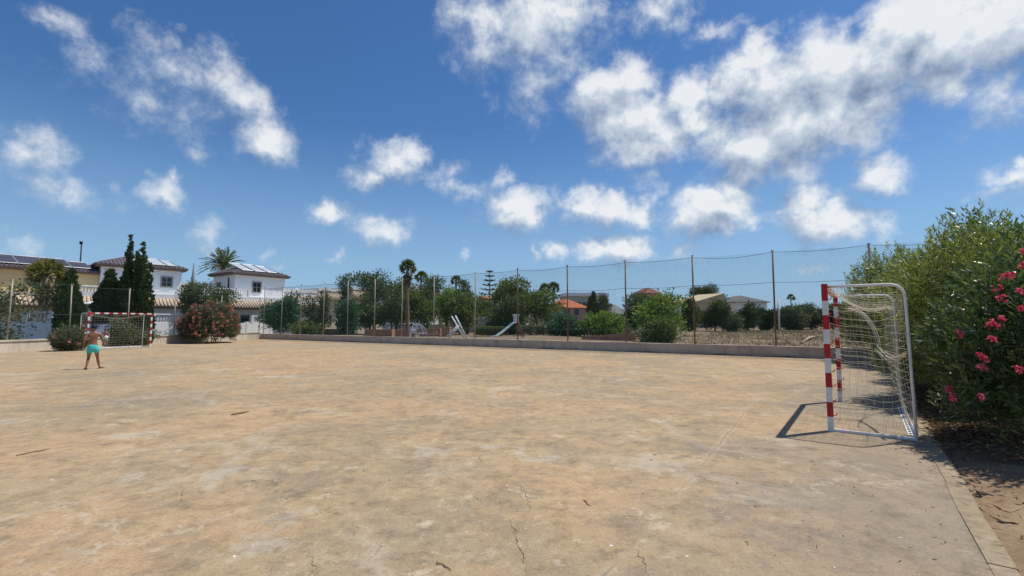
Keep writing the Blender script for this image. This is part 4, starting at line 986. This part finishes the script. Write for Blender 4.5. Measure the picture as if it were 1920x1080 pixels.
# ------------------------------------------------------------------ houses on the left
def hip(mb, x0, x1, y0, y1, z, zr, ov=.4, th=.14):
    x0 -= ov; x1 += ov; y0 -= ov; y1 += ov; w, d = x1-x0, y1-y0
    if w >= d: r0, r1 = (x0+d/2, (y0+y1)/2), (x1-d/2, (y0+y1)/2)
    else: r0, r1 = ((x0+x1)/2, y0+w/2), ((x0+x1)/2, y1-w/2)
    if abs(r0[0]-r1[0])+abs(r0[1]-r1[1]) < .2: r0 = (r0[0]-.1, r0[1]); r1 = (r1[0]+.1, r1[1])
    v = [(x0, y0, z), (x1, y0, z), (x1, y1, z), (x0, y1, z), (x0, y0, z+th), (x1, y0, z+th), (x1, y1, z+th), (x0, y1, z+th), (*r0, zr), (*r1, zr)]
    if w >= d: f = [(4, 5, 9, 8), (5, 6, 9), (6, 7, 8, 9), (7, 4, 8)]
    else: f = [(4, 5, 8), (5, 6, 9, 8), (6, 7, 9), (7, 4, 8, 9)]
    mb.add(v, f+[(3, 2, 1, 0)]+[(i, (i+1) % 4, 4+(i+1) % 4, 4+i) for i in range(4)])
    # rows of tiles as raised ribs running down each slope
    def ribs(a, b, r0_, r1_):
        a, b, r0_, r1_ = map(Vector, (a, b, r0_, r1_)); L = (b-a).length; n = int(L/.28); t = (b-a).normalized(); up = ((r0_+r1_)/2-(a+b)/2); 
        sa = (r0_-a).dot(t); sb = (r1_-a).dot(t); dn = up-t*up.dot(t); nr = t.cross(dn).normalized()
        for i in range(n):
            s = (i+.5)*L/n
            f = 1.0 if sa <= s <= sb else (s/sa if s < sa else (L-s)/(L-sb))
            if f < .06: continue
            p = a+t*s+nr*.02; mb.tube([p, p+dn*f*.97], .05, 5)
    V = [Vector(x) for x in v]
    ribs(V[4], V[5], V[8], V[9] if w >= d else V[8]); ribs(V[7], V[4], V[8] if w >= d else V[9], V[8]); ribs(V[5], V[6], V[9] if w >= d else V[8], V[9])
def skirt(mb, x0, x1, y0, y1, z0, z1):
    """sloping tiled band: high edge at y1, low edge at y0"""
    mb.add([(x0, y0, z0), (x1, y0, z0), (x1, y1, z1), (x0, y1, z1), (x0, y0, z0-.08), (x1, y0, z0-.08), (x1, y1, z1-.08), (x0, y1, z1-.08)],
           [(0, 1, 2, 3), (7, 6, 5, 4), (4, 5, 1, 0), (5, 6, 2, 1), (6, 7, 3, 2), (7, 4, 0, 3)])
    n = int((x1-x0)/.27)
    for i in range(n):
        x = x0+(i+.5)*(x1-x0)/n; mb.tube([(x, y0-.05, z0+.02), (x, y1, z1+.02)], .085, 6)
def balusters(mb, a, b, z0, h, step=.22):
    a = Vector(a); b = Vector(b); L = (b-a).length; n = max(2, int(L/step)); d = (b-a).normalized(); rz = math.atan2(d.y, d.x); c = (a+b)/2
    mb.box((c.x, c.y, z0+h-.05), (L, .18, .10), rz); mb.box((c.x, c.y, z0+.04), (L, .16, .08), rz)
    for i in range(n):
        p = a+d*(i+.5)*L/n
        mb.tube([(p.x, p.y, z0+.08), (p.x, p.y, z0+h*.35), (p.x, p.y, z0+h*.6), (p.x, p.y, z0+h-.10)], [.045, .07, .035, .05], 6)
    for p in (a, b): mb.box((p.x, p.y, z0+h/2), (.24, .24, h+.06), rz)
def window(parent, x, y, z, w, h, face, bars=True):
    """face: 'f' front wall (-y), 'l' left wall (-x)"""
    f = MB(); g = MB()
    def bb(mb, a0, a1, d0, d1, z0, z1):
        if face == 'f': mb.b(x+a0, x+a1, y-d1, y-d0, z0, z1)
        else: mb.b(x-d1, x-d0, y+a0, y+a1, z0, z1)
    t = .12
    bb(f, -w/2-t, -w/2, 0, .06, z-t, z+h+t); bb(f, w/2, w/2+t, 0, .06, z-t, z+h+t); bb(f, -w/2, w/2, 0, .06, z+h, z+h+t); bb(f, -w/2, w/2, 0, .09, z-t, z)
    if bars: bb(f, -.025, .025, .02, .05, z, z+h); bb(f, -w/2, -.025, .02, .05, z+h*.5-.02, z+h*.5+.02); bb(f, .025, w/2, .02, .05, z+h*.5-.02, z+h*.5+.02)
    fo = f.build('window', M_frame, parent); bb(g, -w/2, w/2, .003, .015, z, z+h); g.build('pane', M_glass, fo)
RZH = math.atan2(.838, .545)
def panel_on_front(parent, x0, x1, ox0, y0, z0, zr, yr, t0, t1, shift, mat):
    """panel lying on the front slope (from y0,z0 up to yr,zr)"""
    sl = Vector((0, yr-y0, zr-z0)); nr = Vector((0, -(zr-z0), yr-y0)).normalized()
    a = Vector((x0, y0, z0))+sl*t0+nr*.12; b = Vector((x1, y0, z0))+sl*t0+nr*.12; c = Vector((x1-shift, y0, z0))+sl*t1+nr*.12; d = Vector((x0-shift, y0, z0))+sl*t1+nr*.12
    m = MB(); m.add([a, b, c, d, a-nr*.06, b-nr*.06, c-nr*.06, d-nr*.06], [(0, 1, 2, 3), (7, 6, 5, 4), (4, 5, 1, 0), (5, 6, 2, 1), (6, 7, 3, 2), (7, 4, 0, 3)])
    o = m.build('solar_panel', mat, parent)
    f = MB()
    for p, q_ in ((a, b), (b, c), (c, d), (d, a)): f.tube([p+nr*.01, q_+nr*.01], .035, 4)
    f.build('panel_frame', M_alu, o); return o
def villa(px, Y, label, wx, dy, ze, zr, lowx, lowy, zlow, wall, roof, wins=(), panels=(), pmat=None, bal=(), skirt_x=None, rz=RZH, sk=True, chim=None):
    p = at(px, 604, Y); h = empty('villa', (p.x, Y, 0), rz, label, 'house')
    m = MB(); m.b(0, wx, 0, dy, zlow+.002, ze); m.build('upper_wall', wall, h)
    m = MB(); m.b(lowx[0], lowx[1], lowy[0], lowy[1], -.1, zlow); m.b(lowx[0], lowx[1], lowy[0], lowy[0]+.15, zlow+.001, zlow+.32); m.build('lower_wall', wall if wall is not M_ochre else M_beige, h)
    m = MB(); hip(m, 0, wx, 0, dy, ze+.12, zr, .45); m.build('roof', roof, h)
    m = MB(); m.b(-.35, wx+.35, -.35, dy+.35, ze, ze+.118); m.build('eave', M_eave, h)
    if sk:
        m = MB(); skirt(m, lowx[0]-.2, lowx[1]+.2, lowy[0]-.85, lowy[0]-.01, zlow-.72, zlow-.08); m.build('tiled_skirt', M_tileb, h)
        m = MB(); m.b(lowx[0], lowx[1], lowy[0]-.7, lowy[0]-.01, zlow-.98, zlow-.82); m.build('skirt_soffit', M_eave, h)
    for w_ in wins: window(h, *w_)
    w, d = wx+.9, dy+.9; half = min(w, d)/2
    for (x0, x1, t0, t1, sh) in panels: panel_on_front(h, x0, x1, 0, -.45, ze+.26, zr, -.45+half, t0, t1, sh, pmat or M_panelw)
    for (a, b_, z, hh) in bal:
        m = MB(); balusters(m, a, b_, z, hh); m.build('balustrade', M_whitep, h)
    return h
# ochre house with dark solar panels, far left
hA = villa(-62, 36, 'ochre house with dark solar panels at the far left', 9.0, 6, 5.75, 7.15, (-3, 9.0), (-2.3, 7), 3.6, M_ochre, M_tiled, panels=((.9, 2.5, .12, .9, 0), (2.55, 4.15, .12, .9, 0), (4.2, 5.8, .12, .9, 0), (5.85, 7.1, .12, .72, 0)), pmat=M_panel,
      wins=((7.6, -2.3, 1.2, 1.0, 1.1, 'f'),), bal=(((5.2, -2.2, 0), (8.8, -2.2, 0), 3.93, .7),), skirt_x=None)
# main white villa
hB = villa(183, 42, 'white villa with slate hip roof behind the cypresses', 6.1, 5.4, 6.5, 8.0, (-3.2, 9.6), (-2.6, 6), 3.72, M_white, M_tiled, rz=RZH-.16,
      panels=((2.4, 3.5, .10, .70, .35), (3.65, 4.75, .10, .70, .35), (4.85, 5.6, .10, .55, .35)),
      wins=((4.9, 0, 4.95, .75, .85, 'f'), (0, 1.3, 4.75, 1.0, 1.05, 'l'), (6.2, -2.6, 1.3, 1.0, 1.2, 'f'), (-1.8, -2.6, 1.4, 1.0, 1.1, 'f')))
# stair railing on its terrace
m = MB()
for k in range(9): m.tube([(5.6+.22*k, -2.4, 4.05), (5.6+.22*k, -2.4, 4.75)], .015, 4)
m.tube([(5.6, -2.4, 4.75), (7.4, -2.4, 4.75)], .02, 4); m.build('railing', M_dark, hB)
hC = villa(437, 49, 'white villa with three solar collectors right of the feather palm', 5.5, 4.6, 6.45, 7.9, (-4.2, 8.2), (-2.6, 6.5), 3.72, M_white, M_tiled,
      panels=((.7, 1.85, .16, .86, .5), (2.05, 3.2, .16, .86, .5), (3.4, 4.5, .16, .80, .5)),
      wins=((2.3, 0, 4.75, .8, 1.0, 'f'), (0, 3.3, 4.7, .7, 1.0, 'l'), (-.6, -2.6, .9, 1.6, 1.2, 'f'), (2.6, -2.6, .9, .9, 1.6, 'f')),
      bal=(((-4.0, -2.4, 0), (0.2, -2.4, 0), 4.06, .75),))
m = MB(); m.tube([(-.05, 1.2, 6.2), (-.08, 1.1, 4.0)], .06, 6); m.build('drainpipe', M_dark, hC)
def flatblock(px0, px1, Y, top, label, mat, cat='house', rows=(), sk=True, rz=.25, depth=7):
    p0 = at(px0, 604, Y); p1 = at(px1, 604, Y); k_ = p1.x/Y; w = (k_*Y-p0.x)/(math.cos(rz)-k_*math.sin(rz)); z = at((px0+px1)/2, top, Y).z
    h = empty('flat_roofed_house', (p0.x, Y, 0), rz, label, cat)
    m = MB(); m.b(0, w, 0, depth, -.1, z-.35); m.build('wall', mat, h)
    m = MB(); m.b(-.06, w+.06, -.06, depth+.06, z-.349, z); m.build('parapet', M_whitep, h)
    if sk: m = MB(); skirt(m, -.1, w+.1, -.8, -.01, z-1.35, z-.85); m.build('tiled_skirt', M_tileb, h)
    for (x, zz, ww, hh) in rows: window(h, w*x, 0, zz, ww, hh, 'f')
    return h
flatblock(530, 592, 54, 541, 'low flat-roofed white house right of the collector villa', M_white, rows=((.25, 1, .9, 1.1), (.7, 1, .9, 1.1)), rz=.95)
flatblock(596, 640, 60, 540, 'flat-roofed cream house behind the thin saplings', M_beige, rows=((.4, 1.2, 1, 1.1),), rz=.95)
flatblock(335, 392, 58, 529, 'pale flat-roofed block between the two white villas', M_beige, rows=((.5, 2.5, 1, 1),), sk=False, rz=.95)
flatblock(660, 704, 66, 538, 'cream house hidden in the pine grove', M_beige, rows=(), rz=.95)
flatblock(760, 822, 75, 535, 'white house behind the fan palm trunk', M_white, rows=((.5, 3, 1.2, 1.2),), rz=.8)
for (px, Y, z, lab) in ((352, 57, 5.5, 'white round water tank on the pale flat block'), (388, 57.5, 5.6, 'second white round tank beside the villa roof'), (548, 55, 5.0, 'white satellite dish on the low flat house')):
    p = at(px, 604, Y); m = MB(); m.sphere((0, 0, .3), .42, 14, 9, (1, 1, .85)); m.tube([(0, 0, -.5), (0, 0, 0.1)], .12, 8)
    o = m.build('roof_tank', M_whitep); o.location = (p.x, Y+.8, at(px, 530 if px < 400 else 545, Y).z-.35); tag(o, lab, 'tank')
# garden walls with balusters between houses and road
def gwall(a_px, a_Y, b_px, b_Y, label, z, segs, seed):
    a = at(a_px, 604, a_Y); b = at(b_px, 604, b_Y); a.z = b.z = 0; L = (b-a).length; rz = math.atan2((b-a).y, (b-a).x)
    g = empty('garden_wall', a, rz, label, 'wall'); m = MB(); m.b(0, L, 0, .2, -.1, z); m.build('wall_body', M_white, g)
    for s0, s1 in segs: m = MB(); balusters(m, (L*s0, .1, 0), (L*s1, .1, 0), z+.002, .72, .2); m.build('balustrade', M_whitep, g)
    for k in range(int(L/3)+1): m = MB(); m.b(k*3-.15+.16, k*3+.15+.16, -.05, .25, z+.003 if False else -.1, z+.12); m.build('pillar', M_white, g)
gwall(-90, 29, 150, 31, 'white garden wall in front of the ochre house', 1.45, ((.55, .75),), 1)
gwall(160, 32.5, 345, 38, 'white garden wall with balusters in front of the slate-roofed villa', 1.42, ((.02, .2), (.66, .98)), 2)
gwall(352, 40, 512, 49, 'white garden wall in front of the collector villa', 1.40, ((.72, .84),), 3)
# awning in the left villa garden
p = at(150, 604, 31.8); aw = empty('awning', (p.x, 31.8, 0), .3, 'white awning between the stout and the pointed cypress', 'awning')
m = MB(); m.add([(0, 0, 2.75), (2.6, 0, 2.75), (2.6, 2, 3.05), (0, 2, 3.05), (0, 0, 2.65), (2.6, 0, 2.65), (2.6, 2, 2.95), (0, 2, 2.95)], [(0, 1, 2, 3), (7, 6, 5, 4), (4, 5, 1, 0), (5, 6, 2, 1), (6, 7, 3, 2), (7, 4, 0, 3)]); m.build('canopy', M_whitep, aw)
for x in (.05, 2.55): m = MB(); m.tube([(x, .1, -.1), (x, .1, 2.70)], .05, 6); m.build('leg', M_whitep, aw)
# floodlight pole over the ochre house
p = at(143, 604, 44); lp_ = empty('floodlight_mast', (p.x, 44, 0), 0, 'thin dark floodlight mast between the ochre house and the slate-roofed villa', 'lamp post')
m = MB(); zt = at(143, 457, 44).z; m.tube([(0, 0, -.1), (0, 0, zt)], [.09, .05], 8); m.build('pole', M_dark, lp_)
m = MB(); m.box((0, -.05, zt+.08), (.20, .14, .26), .3); m.build('lamp_head', M_dark, lp_)
# closed parasol
p = at(357, 604, 41); ps = empty('parasol', (p.x, 41, 0), 0, 'closed grey parasol left of the feather palm', 'parasol')
m = MB(); m.tube([(0, 0, 0), (0, 0, 3.9)], .03, 6); m.build('pole', M_alu, ps)
m = MB(); m.smooth = True; m.tube([(0, 0, 3.0), (0.02, 0, 3.6), (.03, 0, 4.4), (.05, 0, at(357, 493, 41).z)], [.10, .26, .20, .03], 10); m.build('canopy', plain('grey_cloth', (.16, .18, .20), .9, .15, 4), ps)
# parked car glimpsed behind the goal
def car(px, Y, rz, label, body):
    p = at(px, 604, Y); g = empty('parked_car', (p.x, Y, -.04), rz, label, 'car')
    prof_ = [(-2.0, .35), (-2.02, .72), (-1.85, .92), (-1.15, .98), (-.55, 1.34), (.35, 1.42), (1.15, 1.34), (1.75, 1.0), (2.0, .92), (2.05, .4), (1.6, .28), (-1.6, .28)]
    bm = bmesh.new(); vs = []
    for s in (-1, 1):
        vs.append([bm.verts.new((x, s*(.84 if z < 1.0 else .66), z)) for x, z in prof_])
    bm.faces.new(vs[0]); bm.faces.new(list(reversed(vs[1])))
    for i in range(12): bm.faces.new((vs[0][i], vs[1][i], vs[1][(i+1) % 12], vs[0][(i+1) % 12]))
    bmesh.ops.recalc_face_normals(bm, faces=bm.faces); bmesh.ops.bevel(bm, geom=list(bm.edges), offset=.05, segments=3, affect='EDGES')
    me = bpy.data.meshes.new('body'); bm.to_mesh(me); bm.free(); me.materials.append(body); me.polygons.foreach_set('use_smooth', [True]*len(me.polygons)); o = bpy.data.objects.new('body', me); C.objects.link(o); o.parent = g
    for nm_, q_ in (('side_window', [(-.95, 1.02), (-.5, 1.28), (.3, 1.35), (1.05, 1.28), (1.5, 1.02)]),):
        for s in (-1, 1):
            m = MB(); y0 = .70; pts = [(x, s*(.80 if z < 1.1 else .69)+s*.012, z) for x, z in q_]; pts2 = [(x, y-s*.03, z) for x, y, z in pts]; n = len(pts)
            m.add(pts+pts2, [tuple(range(n)) if s < 0 else tuple(reversed(range(n)))]+[(i, (i+1) % n, n+(i+1) % n, n+i) for i in range(n)]); m.build(nm_, M_glass, g)
    m = MB(); m.add([(-1.13, -.58, 1.02), (-1.13, .58, 1.02), (-.60, .5, 1.325), (-.60, -.5, 1.325)], [(0, 1, 2, 3)]); 
    m.v = [(x-.02, y, z+.02) for x, y, z in m.v]; m.build('windscreen', M_glass, g)
    for x in (-1.3, 1.3):
        for s in (-1, 1):
            m = MB(); m.tube([(x, s*.66, .31), (x, s*.87, .31)], .31, 18); w_ = m.build('wheel', M_dark, g)
            m = MB(); m.tube([(x, s*.871, .31), (x, s*.885, .31)], .18, 12); m.build('rim', M_alu, w_)
    for s in (-1, 1): m = MB(); m.sphere((-1.97, s*.58, .72), .12, 10, 7, (.6, 1.3, .7)); m.build('headlight', M_panelw, g)
    return g
car(190, 28.8, math.atan2(.99, .13)+.1, 'blue-grey car parked behind the cream wall and the goal', M_car)
# ------------------------------------------------------------------ buildings beyond the field
def cottage(px0, px1, Y, eave_py, ridge_py, label, wall, roof, rz=.2, depth=8, wins=((.3, .35), (.7, .35)), kind='hip', base=.4):
    p0 = at(px0, 604, Y); p1 = at(px1, 604, Y); w = max(1.5, (p1.x-p0.x)*.9); c = (px0+px1)/2; ze = at(c, eave_py, Y).z-base; zr = at(c, ridge_py, Y).z-base
    h = empty('distant_house', (p0.x, Y, base), rz, label, 'house')
    m = MB(); m.b(0, w, 0, depth, -.3, ze); m.build('wall', wall, h)
    m = MB()
    if kind == 'hip': hip(m, 0, w, 0, depth, ze+.01, zr, .5)
    elif kind == 'flat': m.b(-.4, w+.4, -.4, depth+.4, ze+.01, zr)
    else: m.add([(-.5, -.5, ze), (w+.5, -.5, ze+(zr-ze)*.9), (w+.5, depth, zr), (-.5, depth, ze+.5), (-.5, -.5, ze-.15), (w+.5, -.5, ze-.15), (w+.5, depth, ze-.15), (-.5, depth, ze-.15)], [(0, 1, 2, 3), (7, 6, 5, 4), (4, 5, 1, 0), (5, 6, 2, 1), (6, 7, 3, 2), (7, 4, 0, 3)])
    m.build('roof', roof, h)
    for fx, fz in wins: window(h, w*fx, 0, ze*fz+.3, 1.0, 1.1, 'f', False)
    return h
cottage(893, 936, 92, 562, 553, 'house with an orange roof behind the tiered pine', M_beige, M_tiler)
cottage(1052, 1112, 96, 578, 559, 'pink house with a bright red-orange tiled roof', M_pink, M_tiler, .35, 10, ((.25, .6), (.6, .6)))
cottage(1062, 1150, 130, 555, 549, 'pale flat-roofed block behind the red roof', plain('greenish_concrete', (.40, .40, .34), .8, .1, .5), M_white, .1, 9, tuple((x/8+.06, .62) for x in range(8)), 'flat')
cottage(1143, 1182, 92, 590, 570, 'grey-roofed shed right of the dark conifers', plain('grey_wall', (.34, .33, .30), .9, .1, 1), plain('grey_sheet', (.27, .27, .26), .8, .1, 1), .2)
cottage(1214, 1246, 118, 550, 538, 'reddish hilltop house above the bright bush', M_pink, tile_mat('faded_red_tile', (.30, .14, .10), (.42, .23, .17)), .3, 6)
cottage(1247, 1274, 112, 567, 553, 'small orange-roofed house right of the hilltop one', M_beige, M_tiler, .3)
cottage(1300, 1364, 92, 568, 547, 'house with a sloping sand-coloured roof under the dark pine', M_beige, plain('sand_roof', (.52, .42, .26), .85, .12, .8), .15, 9, ((.3, .4),), 'lean')
cottage(1383, 1455, 98, 567, 552, 'grey-roofed house with a white wall and chimney', M_white, plain('grey_sheet', (.27, .27, .26), .8, .1, 1), .2, 9, ((.6, .5), (.8, .5)))
p = at(1411, 604, 97); ch = MB(); ch.b(-.25, .25, -.25, .25, 3, 6.6); o = ch.build('chimney', M_beige); o.parent = [x for x in C.objects if x.name.startswith('distant_house')][-1]; o.location = (3.5, 3.5, .2)
# white posts and notice board in the field
p = at(1461, 604, 60); m = MB(); m.tube([(0, 0, -.1), (0, 0, at(1461, 562, 60).z-.3)], .10, 8); o = m.build('white_post', M_whitep); o.location = (p.x, 60, .4); tag(o, 'plain white post right of the tall rusty fence post', 'post')
p = at(1271, 604, 30); nb = empty('notice_board', (p.x, 30, .22), .1, 'small blank white board beside the bright green bush', 'sign')
m = MB(); m.b(-.25, .25, -.015, .015, at(1271, 588, 30).z-.22, at(1271, 575, 30).z-.22); m.build('panel', M_whitep, nb)
for s in (-1, 1): m = MB(); m.tube([(s*.18, .04, -.1), (s*.18, .04, 2.1)], .02, 6); m.build('leg', M_alu, nb)
# fallen pale log / stone in the field
m = MB(); m.smooth = True; a = gr(1503, 643, .3); b_ = gr(1527, 631, .3); m.tube([a, a.lerp(b_, .5)+Vector((0, 0, .1)), b_], [.07, .09, .06], 8); tag(m.build('fallen_log', plain('pale_wood', (.42, .33, .22), .9, .2, 4)), 'pale fallen log lying in the dry field', 'log')

# ------------------------------------------------------------------ playground behind the far wall
def at0(px, Y, z=.24): p = at(px, 604, Y); return Vector((p.x, Y, z))
M_lblue = plain('pale_blue_plastic', (.50, .60, .62), .4, .08, 2)
# slide
o = at0(962, 37); sl_ = empty('playground_slide', o, R(200), 'pale blue playground slide left of a fence post', 'slide')
m = MB(); 
for y in (-.24, .24): m.tube([(-.15, y, 1.22), (.05, y, 1.15), (.8, y, .55), (1.35, y, .18), (1.7, y, .12)], .05, 6)
m.add([(-.15, -.22, 1.18), (-.15, .22, 1.18), (.05, .22, 1.1), (.05, -.22, 1.1), (1.35, .22, .13), (1.35, -.22, .13), (1.7, .22, .07), (1.7, -.22, .07)], [(0, 3, 2, 1), (3, 5, 4, 2), (5, 7, 6, 4)]); m.build('chute', M_lblue, sl_)
m = MB()
for y in (-.24, .24): m.box((-.25, y, 1.52), (.26, .05, .62)); m.box((-.25, y, 1.80), (.36, .06, .16))
m.build('handrail', M_whitep, sl_)
m = MB()
for y in (-.24, .24): m.tube([(-.35, y, 1.3), (-.85, y, -.02)], .035, 6)
for k in range(5): m.tube([(-.42-.09*k, -.24, 1.1-.24*k), (-.42-.09*k, .24, 1.1-.24*k)], .022, 5)
m.build('ladder', plain('red_brown_metal', (.26, .10, .08), .6, .1, 2), sl_)
# white A-frame
o = at0(862, 36); af = empty('climbing_frame', o, R(8), 'white A-shaped climbing frame', 'climbing frame')
for y in (0, .55):
    m = MB(); m.tube([(-.35-y*.5, y, 1.75-y*.1), (.55-y*.3, y, -.02)], .075, 6); m.build('leg', M_whitep, af)
m = MB()
for y in (0, .3): m.tube([(.0-y*.3, y, 1.0), (-.85-y, y, -.02)], .06, 6)
for k in range(4): m.tube([(-.15-.2*k, 0, .85-.24*k), (-.25-.2*k, .32, .85-.24*k)], .03, 5)
m.build('ladder', M_whitep, af)
# dome climber
o = at0(783, 37); dc = empty('rope_climber', o, 0, 'arched grey climbing dome beside the orange planters', 'climbing frame')
for k in range(4):
    az = k*math.pi/4; m = MB(); m.tube([(math.cos(az)*.8*math.cos(t), math.sin(az)*.8*math.cos(t), 1.1*math.sin(t)) for t in [math.pi*i/12 for i in range(13)]], .03, 6); m.build('arch', plain('grey_blue_metal', (.32, .35, .42), .5, .1, 2), dc)
m = MB(); 
for zf in (.35, .7): m.tube([(0.8*math.cos(math.asin(zf))*math.cos(t), 0.8*math.cos(math.asin(zf))*math.sin(t), 1.1*zf) for t in [2*math.pi*i/16 for i in range(17)]], .02, 5)
m.build('ring', plain('grey_blue_metal', (.32, .35, .42)), dc)
# bouncing animal seat, white
o = at0(775, 35.5); sp = empty('spring_rider', o, .3, 'white spring rider in front of the climbing dome', 'spring rider')
m = MB(); m.tube([(.12*math.cos(t*1.4), .12*math.sin(t*1.4), .02*t) for t in range(18)], .02, 5); m.build('spring', M_dark, sp)
m = MB(); m.box((0, 0, .62), (.5, .07, .5), 0); m.box((.26, 0, .85), (.2, .07, .3)); m.box((0, 0, .6), (.22, .3, .05)); m.build('seat', M_whitep, sp)
# pink seesaw
o = at0(806, 35.5); ss = empty('seesaw', o, .2, 'pale pink seesaw low on the ground right of the dome', 'seesaw')
m = MB(); m.box((0, 0, .34), (1.5, .16, .06)); m.build('plank', plain('pink_paint', (.62, .30, .26), .5, .1, 2), ss)
m = MB(); m.tube([(-.15, 0, 0), (0, 0, .31), (.15, 0, 0)], .03, 6); m.build('stand', M_alu, ss)
for s in (-1, 1): m = MB(); m.tube([(s*.5, -.14, .6), (s*.5, .14, .6)], .02, 5); m.tube([(s*.5, 0, .36), (s*.5, 0, .6)], .02, 5); m.build('handle', M_whitep, ss)
# terracotta planter walls
for i, (a, b_, Y, top, lab) in enumerate([(596, 655, 44, 617, 'long low terracotta planter at the left end of the playground'), (684, 735, 42, 618, 'broad terracotta planter below the grove'), (741, 768, 40, 618, 'terracotta planter right of the forked trunk'), (788, 826, 39.5, 616, 'terracotta planter behind the pink seesaw'), (828, 843, 38, 613, 'square terracotta pot left of the white climbing frame')]):
    p0 = at0(a, Y); p1 = at0(b_, Y); w_ = p1.x-p0.x; z = at(a, top, Y).z-.24
    g = empty('planter', p0, 0, lab, 'planter'); m = MB(); m.b(0, w_, 0, .18, -.1, z); m.b(0, w_, 1.0, 1.18, -.1, z); m.b(.001, .18, .181, .999, -.1, z); m.b(w_-.18, w_-.001, .181, .999, -.1, z); m.build('box', M_terra, g)
    m = MB(); m.b(.181, w_-.181, .181, .999, -.1, z-.12); m.build('soil_fill', M_soil, g)
p0 = at0(1090, 33, .2); p1 = at0(1192, 31, .2); d = p1-p0; g = empty('brick_planter', p0, math.atan2(d.y, d.x), 'pinkish brick planter wall rising towards the bright bush', 'planter')
L = d.length; m = MB(); z0 = .25; z1 = at(1192, 622, 31).z-.2
m.add([(0, 0, -.1), (L, 0, -.1), (L, 0, z1), (0, 0, z0), (0, .25, -.1), (L, .25, -.1), (L, .25, z1), (0, .25, z0)], [(0, 1, 2, 3), (5, 4, 7, 6), (3, 2, 6, 7), (1, 5, 6, 2), (4, 0, 3, 7)]); m.build('brick_wall', plain('pinkish_brick', (.40, .23, .16), .9, .25, 3, dirt=((.22, .13, .09), .6)), g)
m = MB()
for k in range(4): m.b(L*(.25+.22*k)-.1, L*(.25+.22*k)+.1, -.03, -.002, -.1, z0+(z1-z0)*(.25+.22*k)*.95)
m.build('pier', M_terra, g)
# clipped hedge behind the playground
for i, (a, b_, Y, top, lab) in enumerate([(888, 945, 43, 613, 'clipped low hedge left of the slide'), (968, 1034, 43, 611, 'clipped low hedge right of the slide'), (1030, 1090, 42, 612, 'clipped low hedge below the blue-green shrubs')]):
    p0 = at0(a, Y); p1 = at0(b_, Y); w_ = p1.x-p0.x; z = at(a, top, Y).z-.24; n = 6500
    g = empty('clipped_hedge', p0, 0, lab, 'hedge'); Pn = np.stack([RNG.random(n)*w_, RNG.random(n)*.9, RNG.random(n)**.6*z], 1)
    Pn += RNG.normal(size=(n, 3))*.03; leafmesh('foliage', Pn, RNG.normal(size=(n, 3))+np.array([0, -.3, .6]), .10, .06, G_broad if i != 1 else G_olive, g)
    m = MB()
    for k in range(int(w_/.6)+1): m.tube([(k*.6+.1, .45, -.05), (k*.6+.15, .45, z*.8)], .025, 5)
    m.build('stem', M_bark, g)
# low white garden wall behind the hedge
p0 = at0(740, 56, .2); p1 = at0(945, 56, .2)
g = empty('garden_wall', p0, 0, 'long pale wall behind the playground hedge', 'wall'); m = MB(); m.b(0, p1.x-p0.x, 0, .2, -.1, 1.0); m.build('wall_body', plain('pale_grey_wall', (.42, .43, .40), .9, .1, 1), g)
m = MB()
for k in range(20): m.b((p1.x-p0.x)*.76+k*.16, (p1.x-p0.x)*.76+k*.16+.07, .05, .12, 1.001, 1.95)
m.b((p1.x-p0.x)*.76, (p1.x-p0.x)*.76+3.1, .121, .15, 1.7, 1.8); m.build('picket_gate', M_whitep, g)
o = at0(923, 50); T('round_bush', 'dark clipped round bush left of the slide top', 'shrub', 923, 50, 603, 20, G_cyp, .24, 'shrub', 1.5, 0, .12, 120)
# distant wooded ridge that closes the view
n = 16000; a_ = RNG.random(n); px_ = -200+a_*2300; Yr = 135+60*RNG.random(n); X = (px_-960)/F*Yr; prof_ = 3.0+1.2*np.sin(px_*.013)+.9*np.sin(px_*.041+1)+.6*np.sin(px_*.11)
Z = RNG.random(n)**.8*np.maximum(1.0, prof_)+.8
leafmesh('far_scrub', np.stack([X, Yr, Z], 1), RNG.normal(size=(n, 3))+np.array([0, 0, .5]), 1.5+1.0*RNG.random(n), .9, G_olive, None)['kind'] = 'stuff'
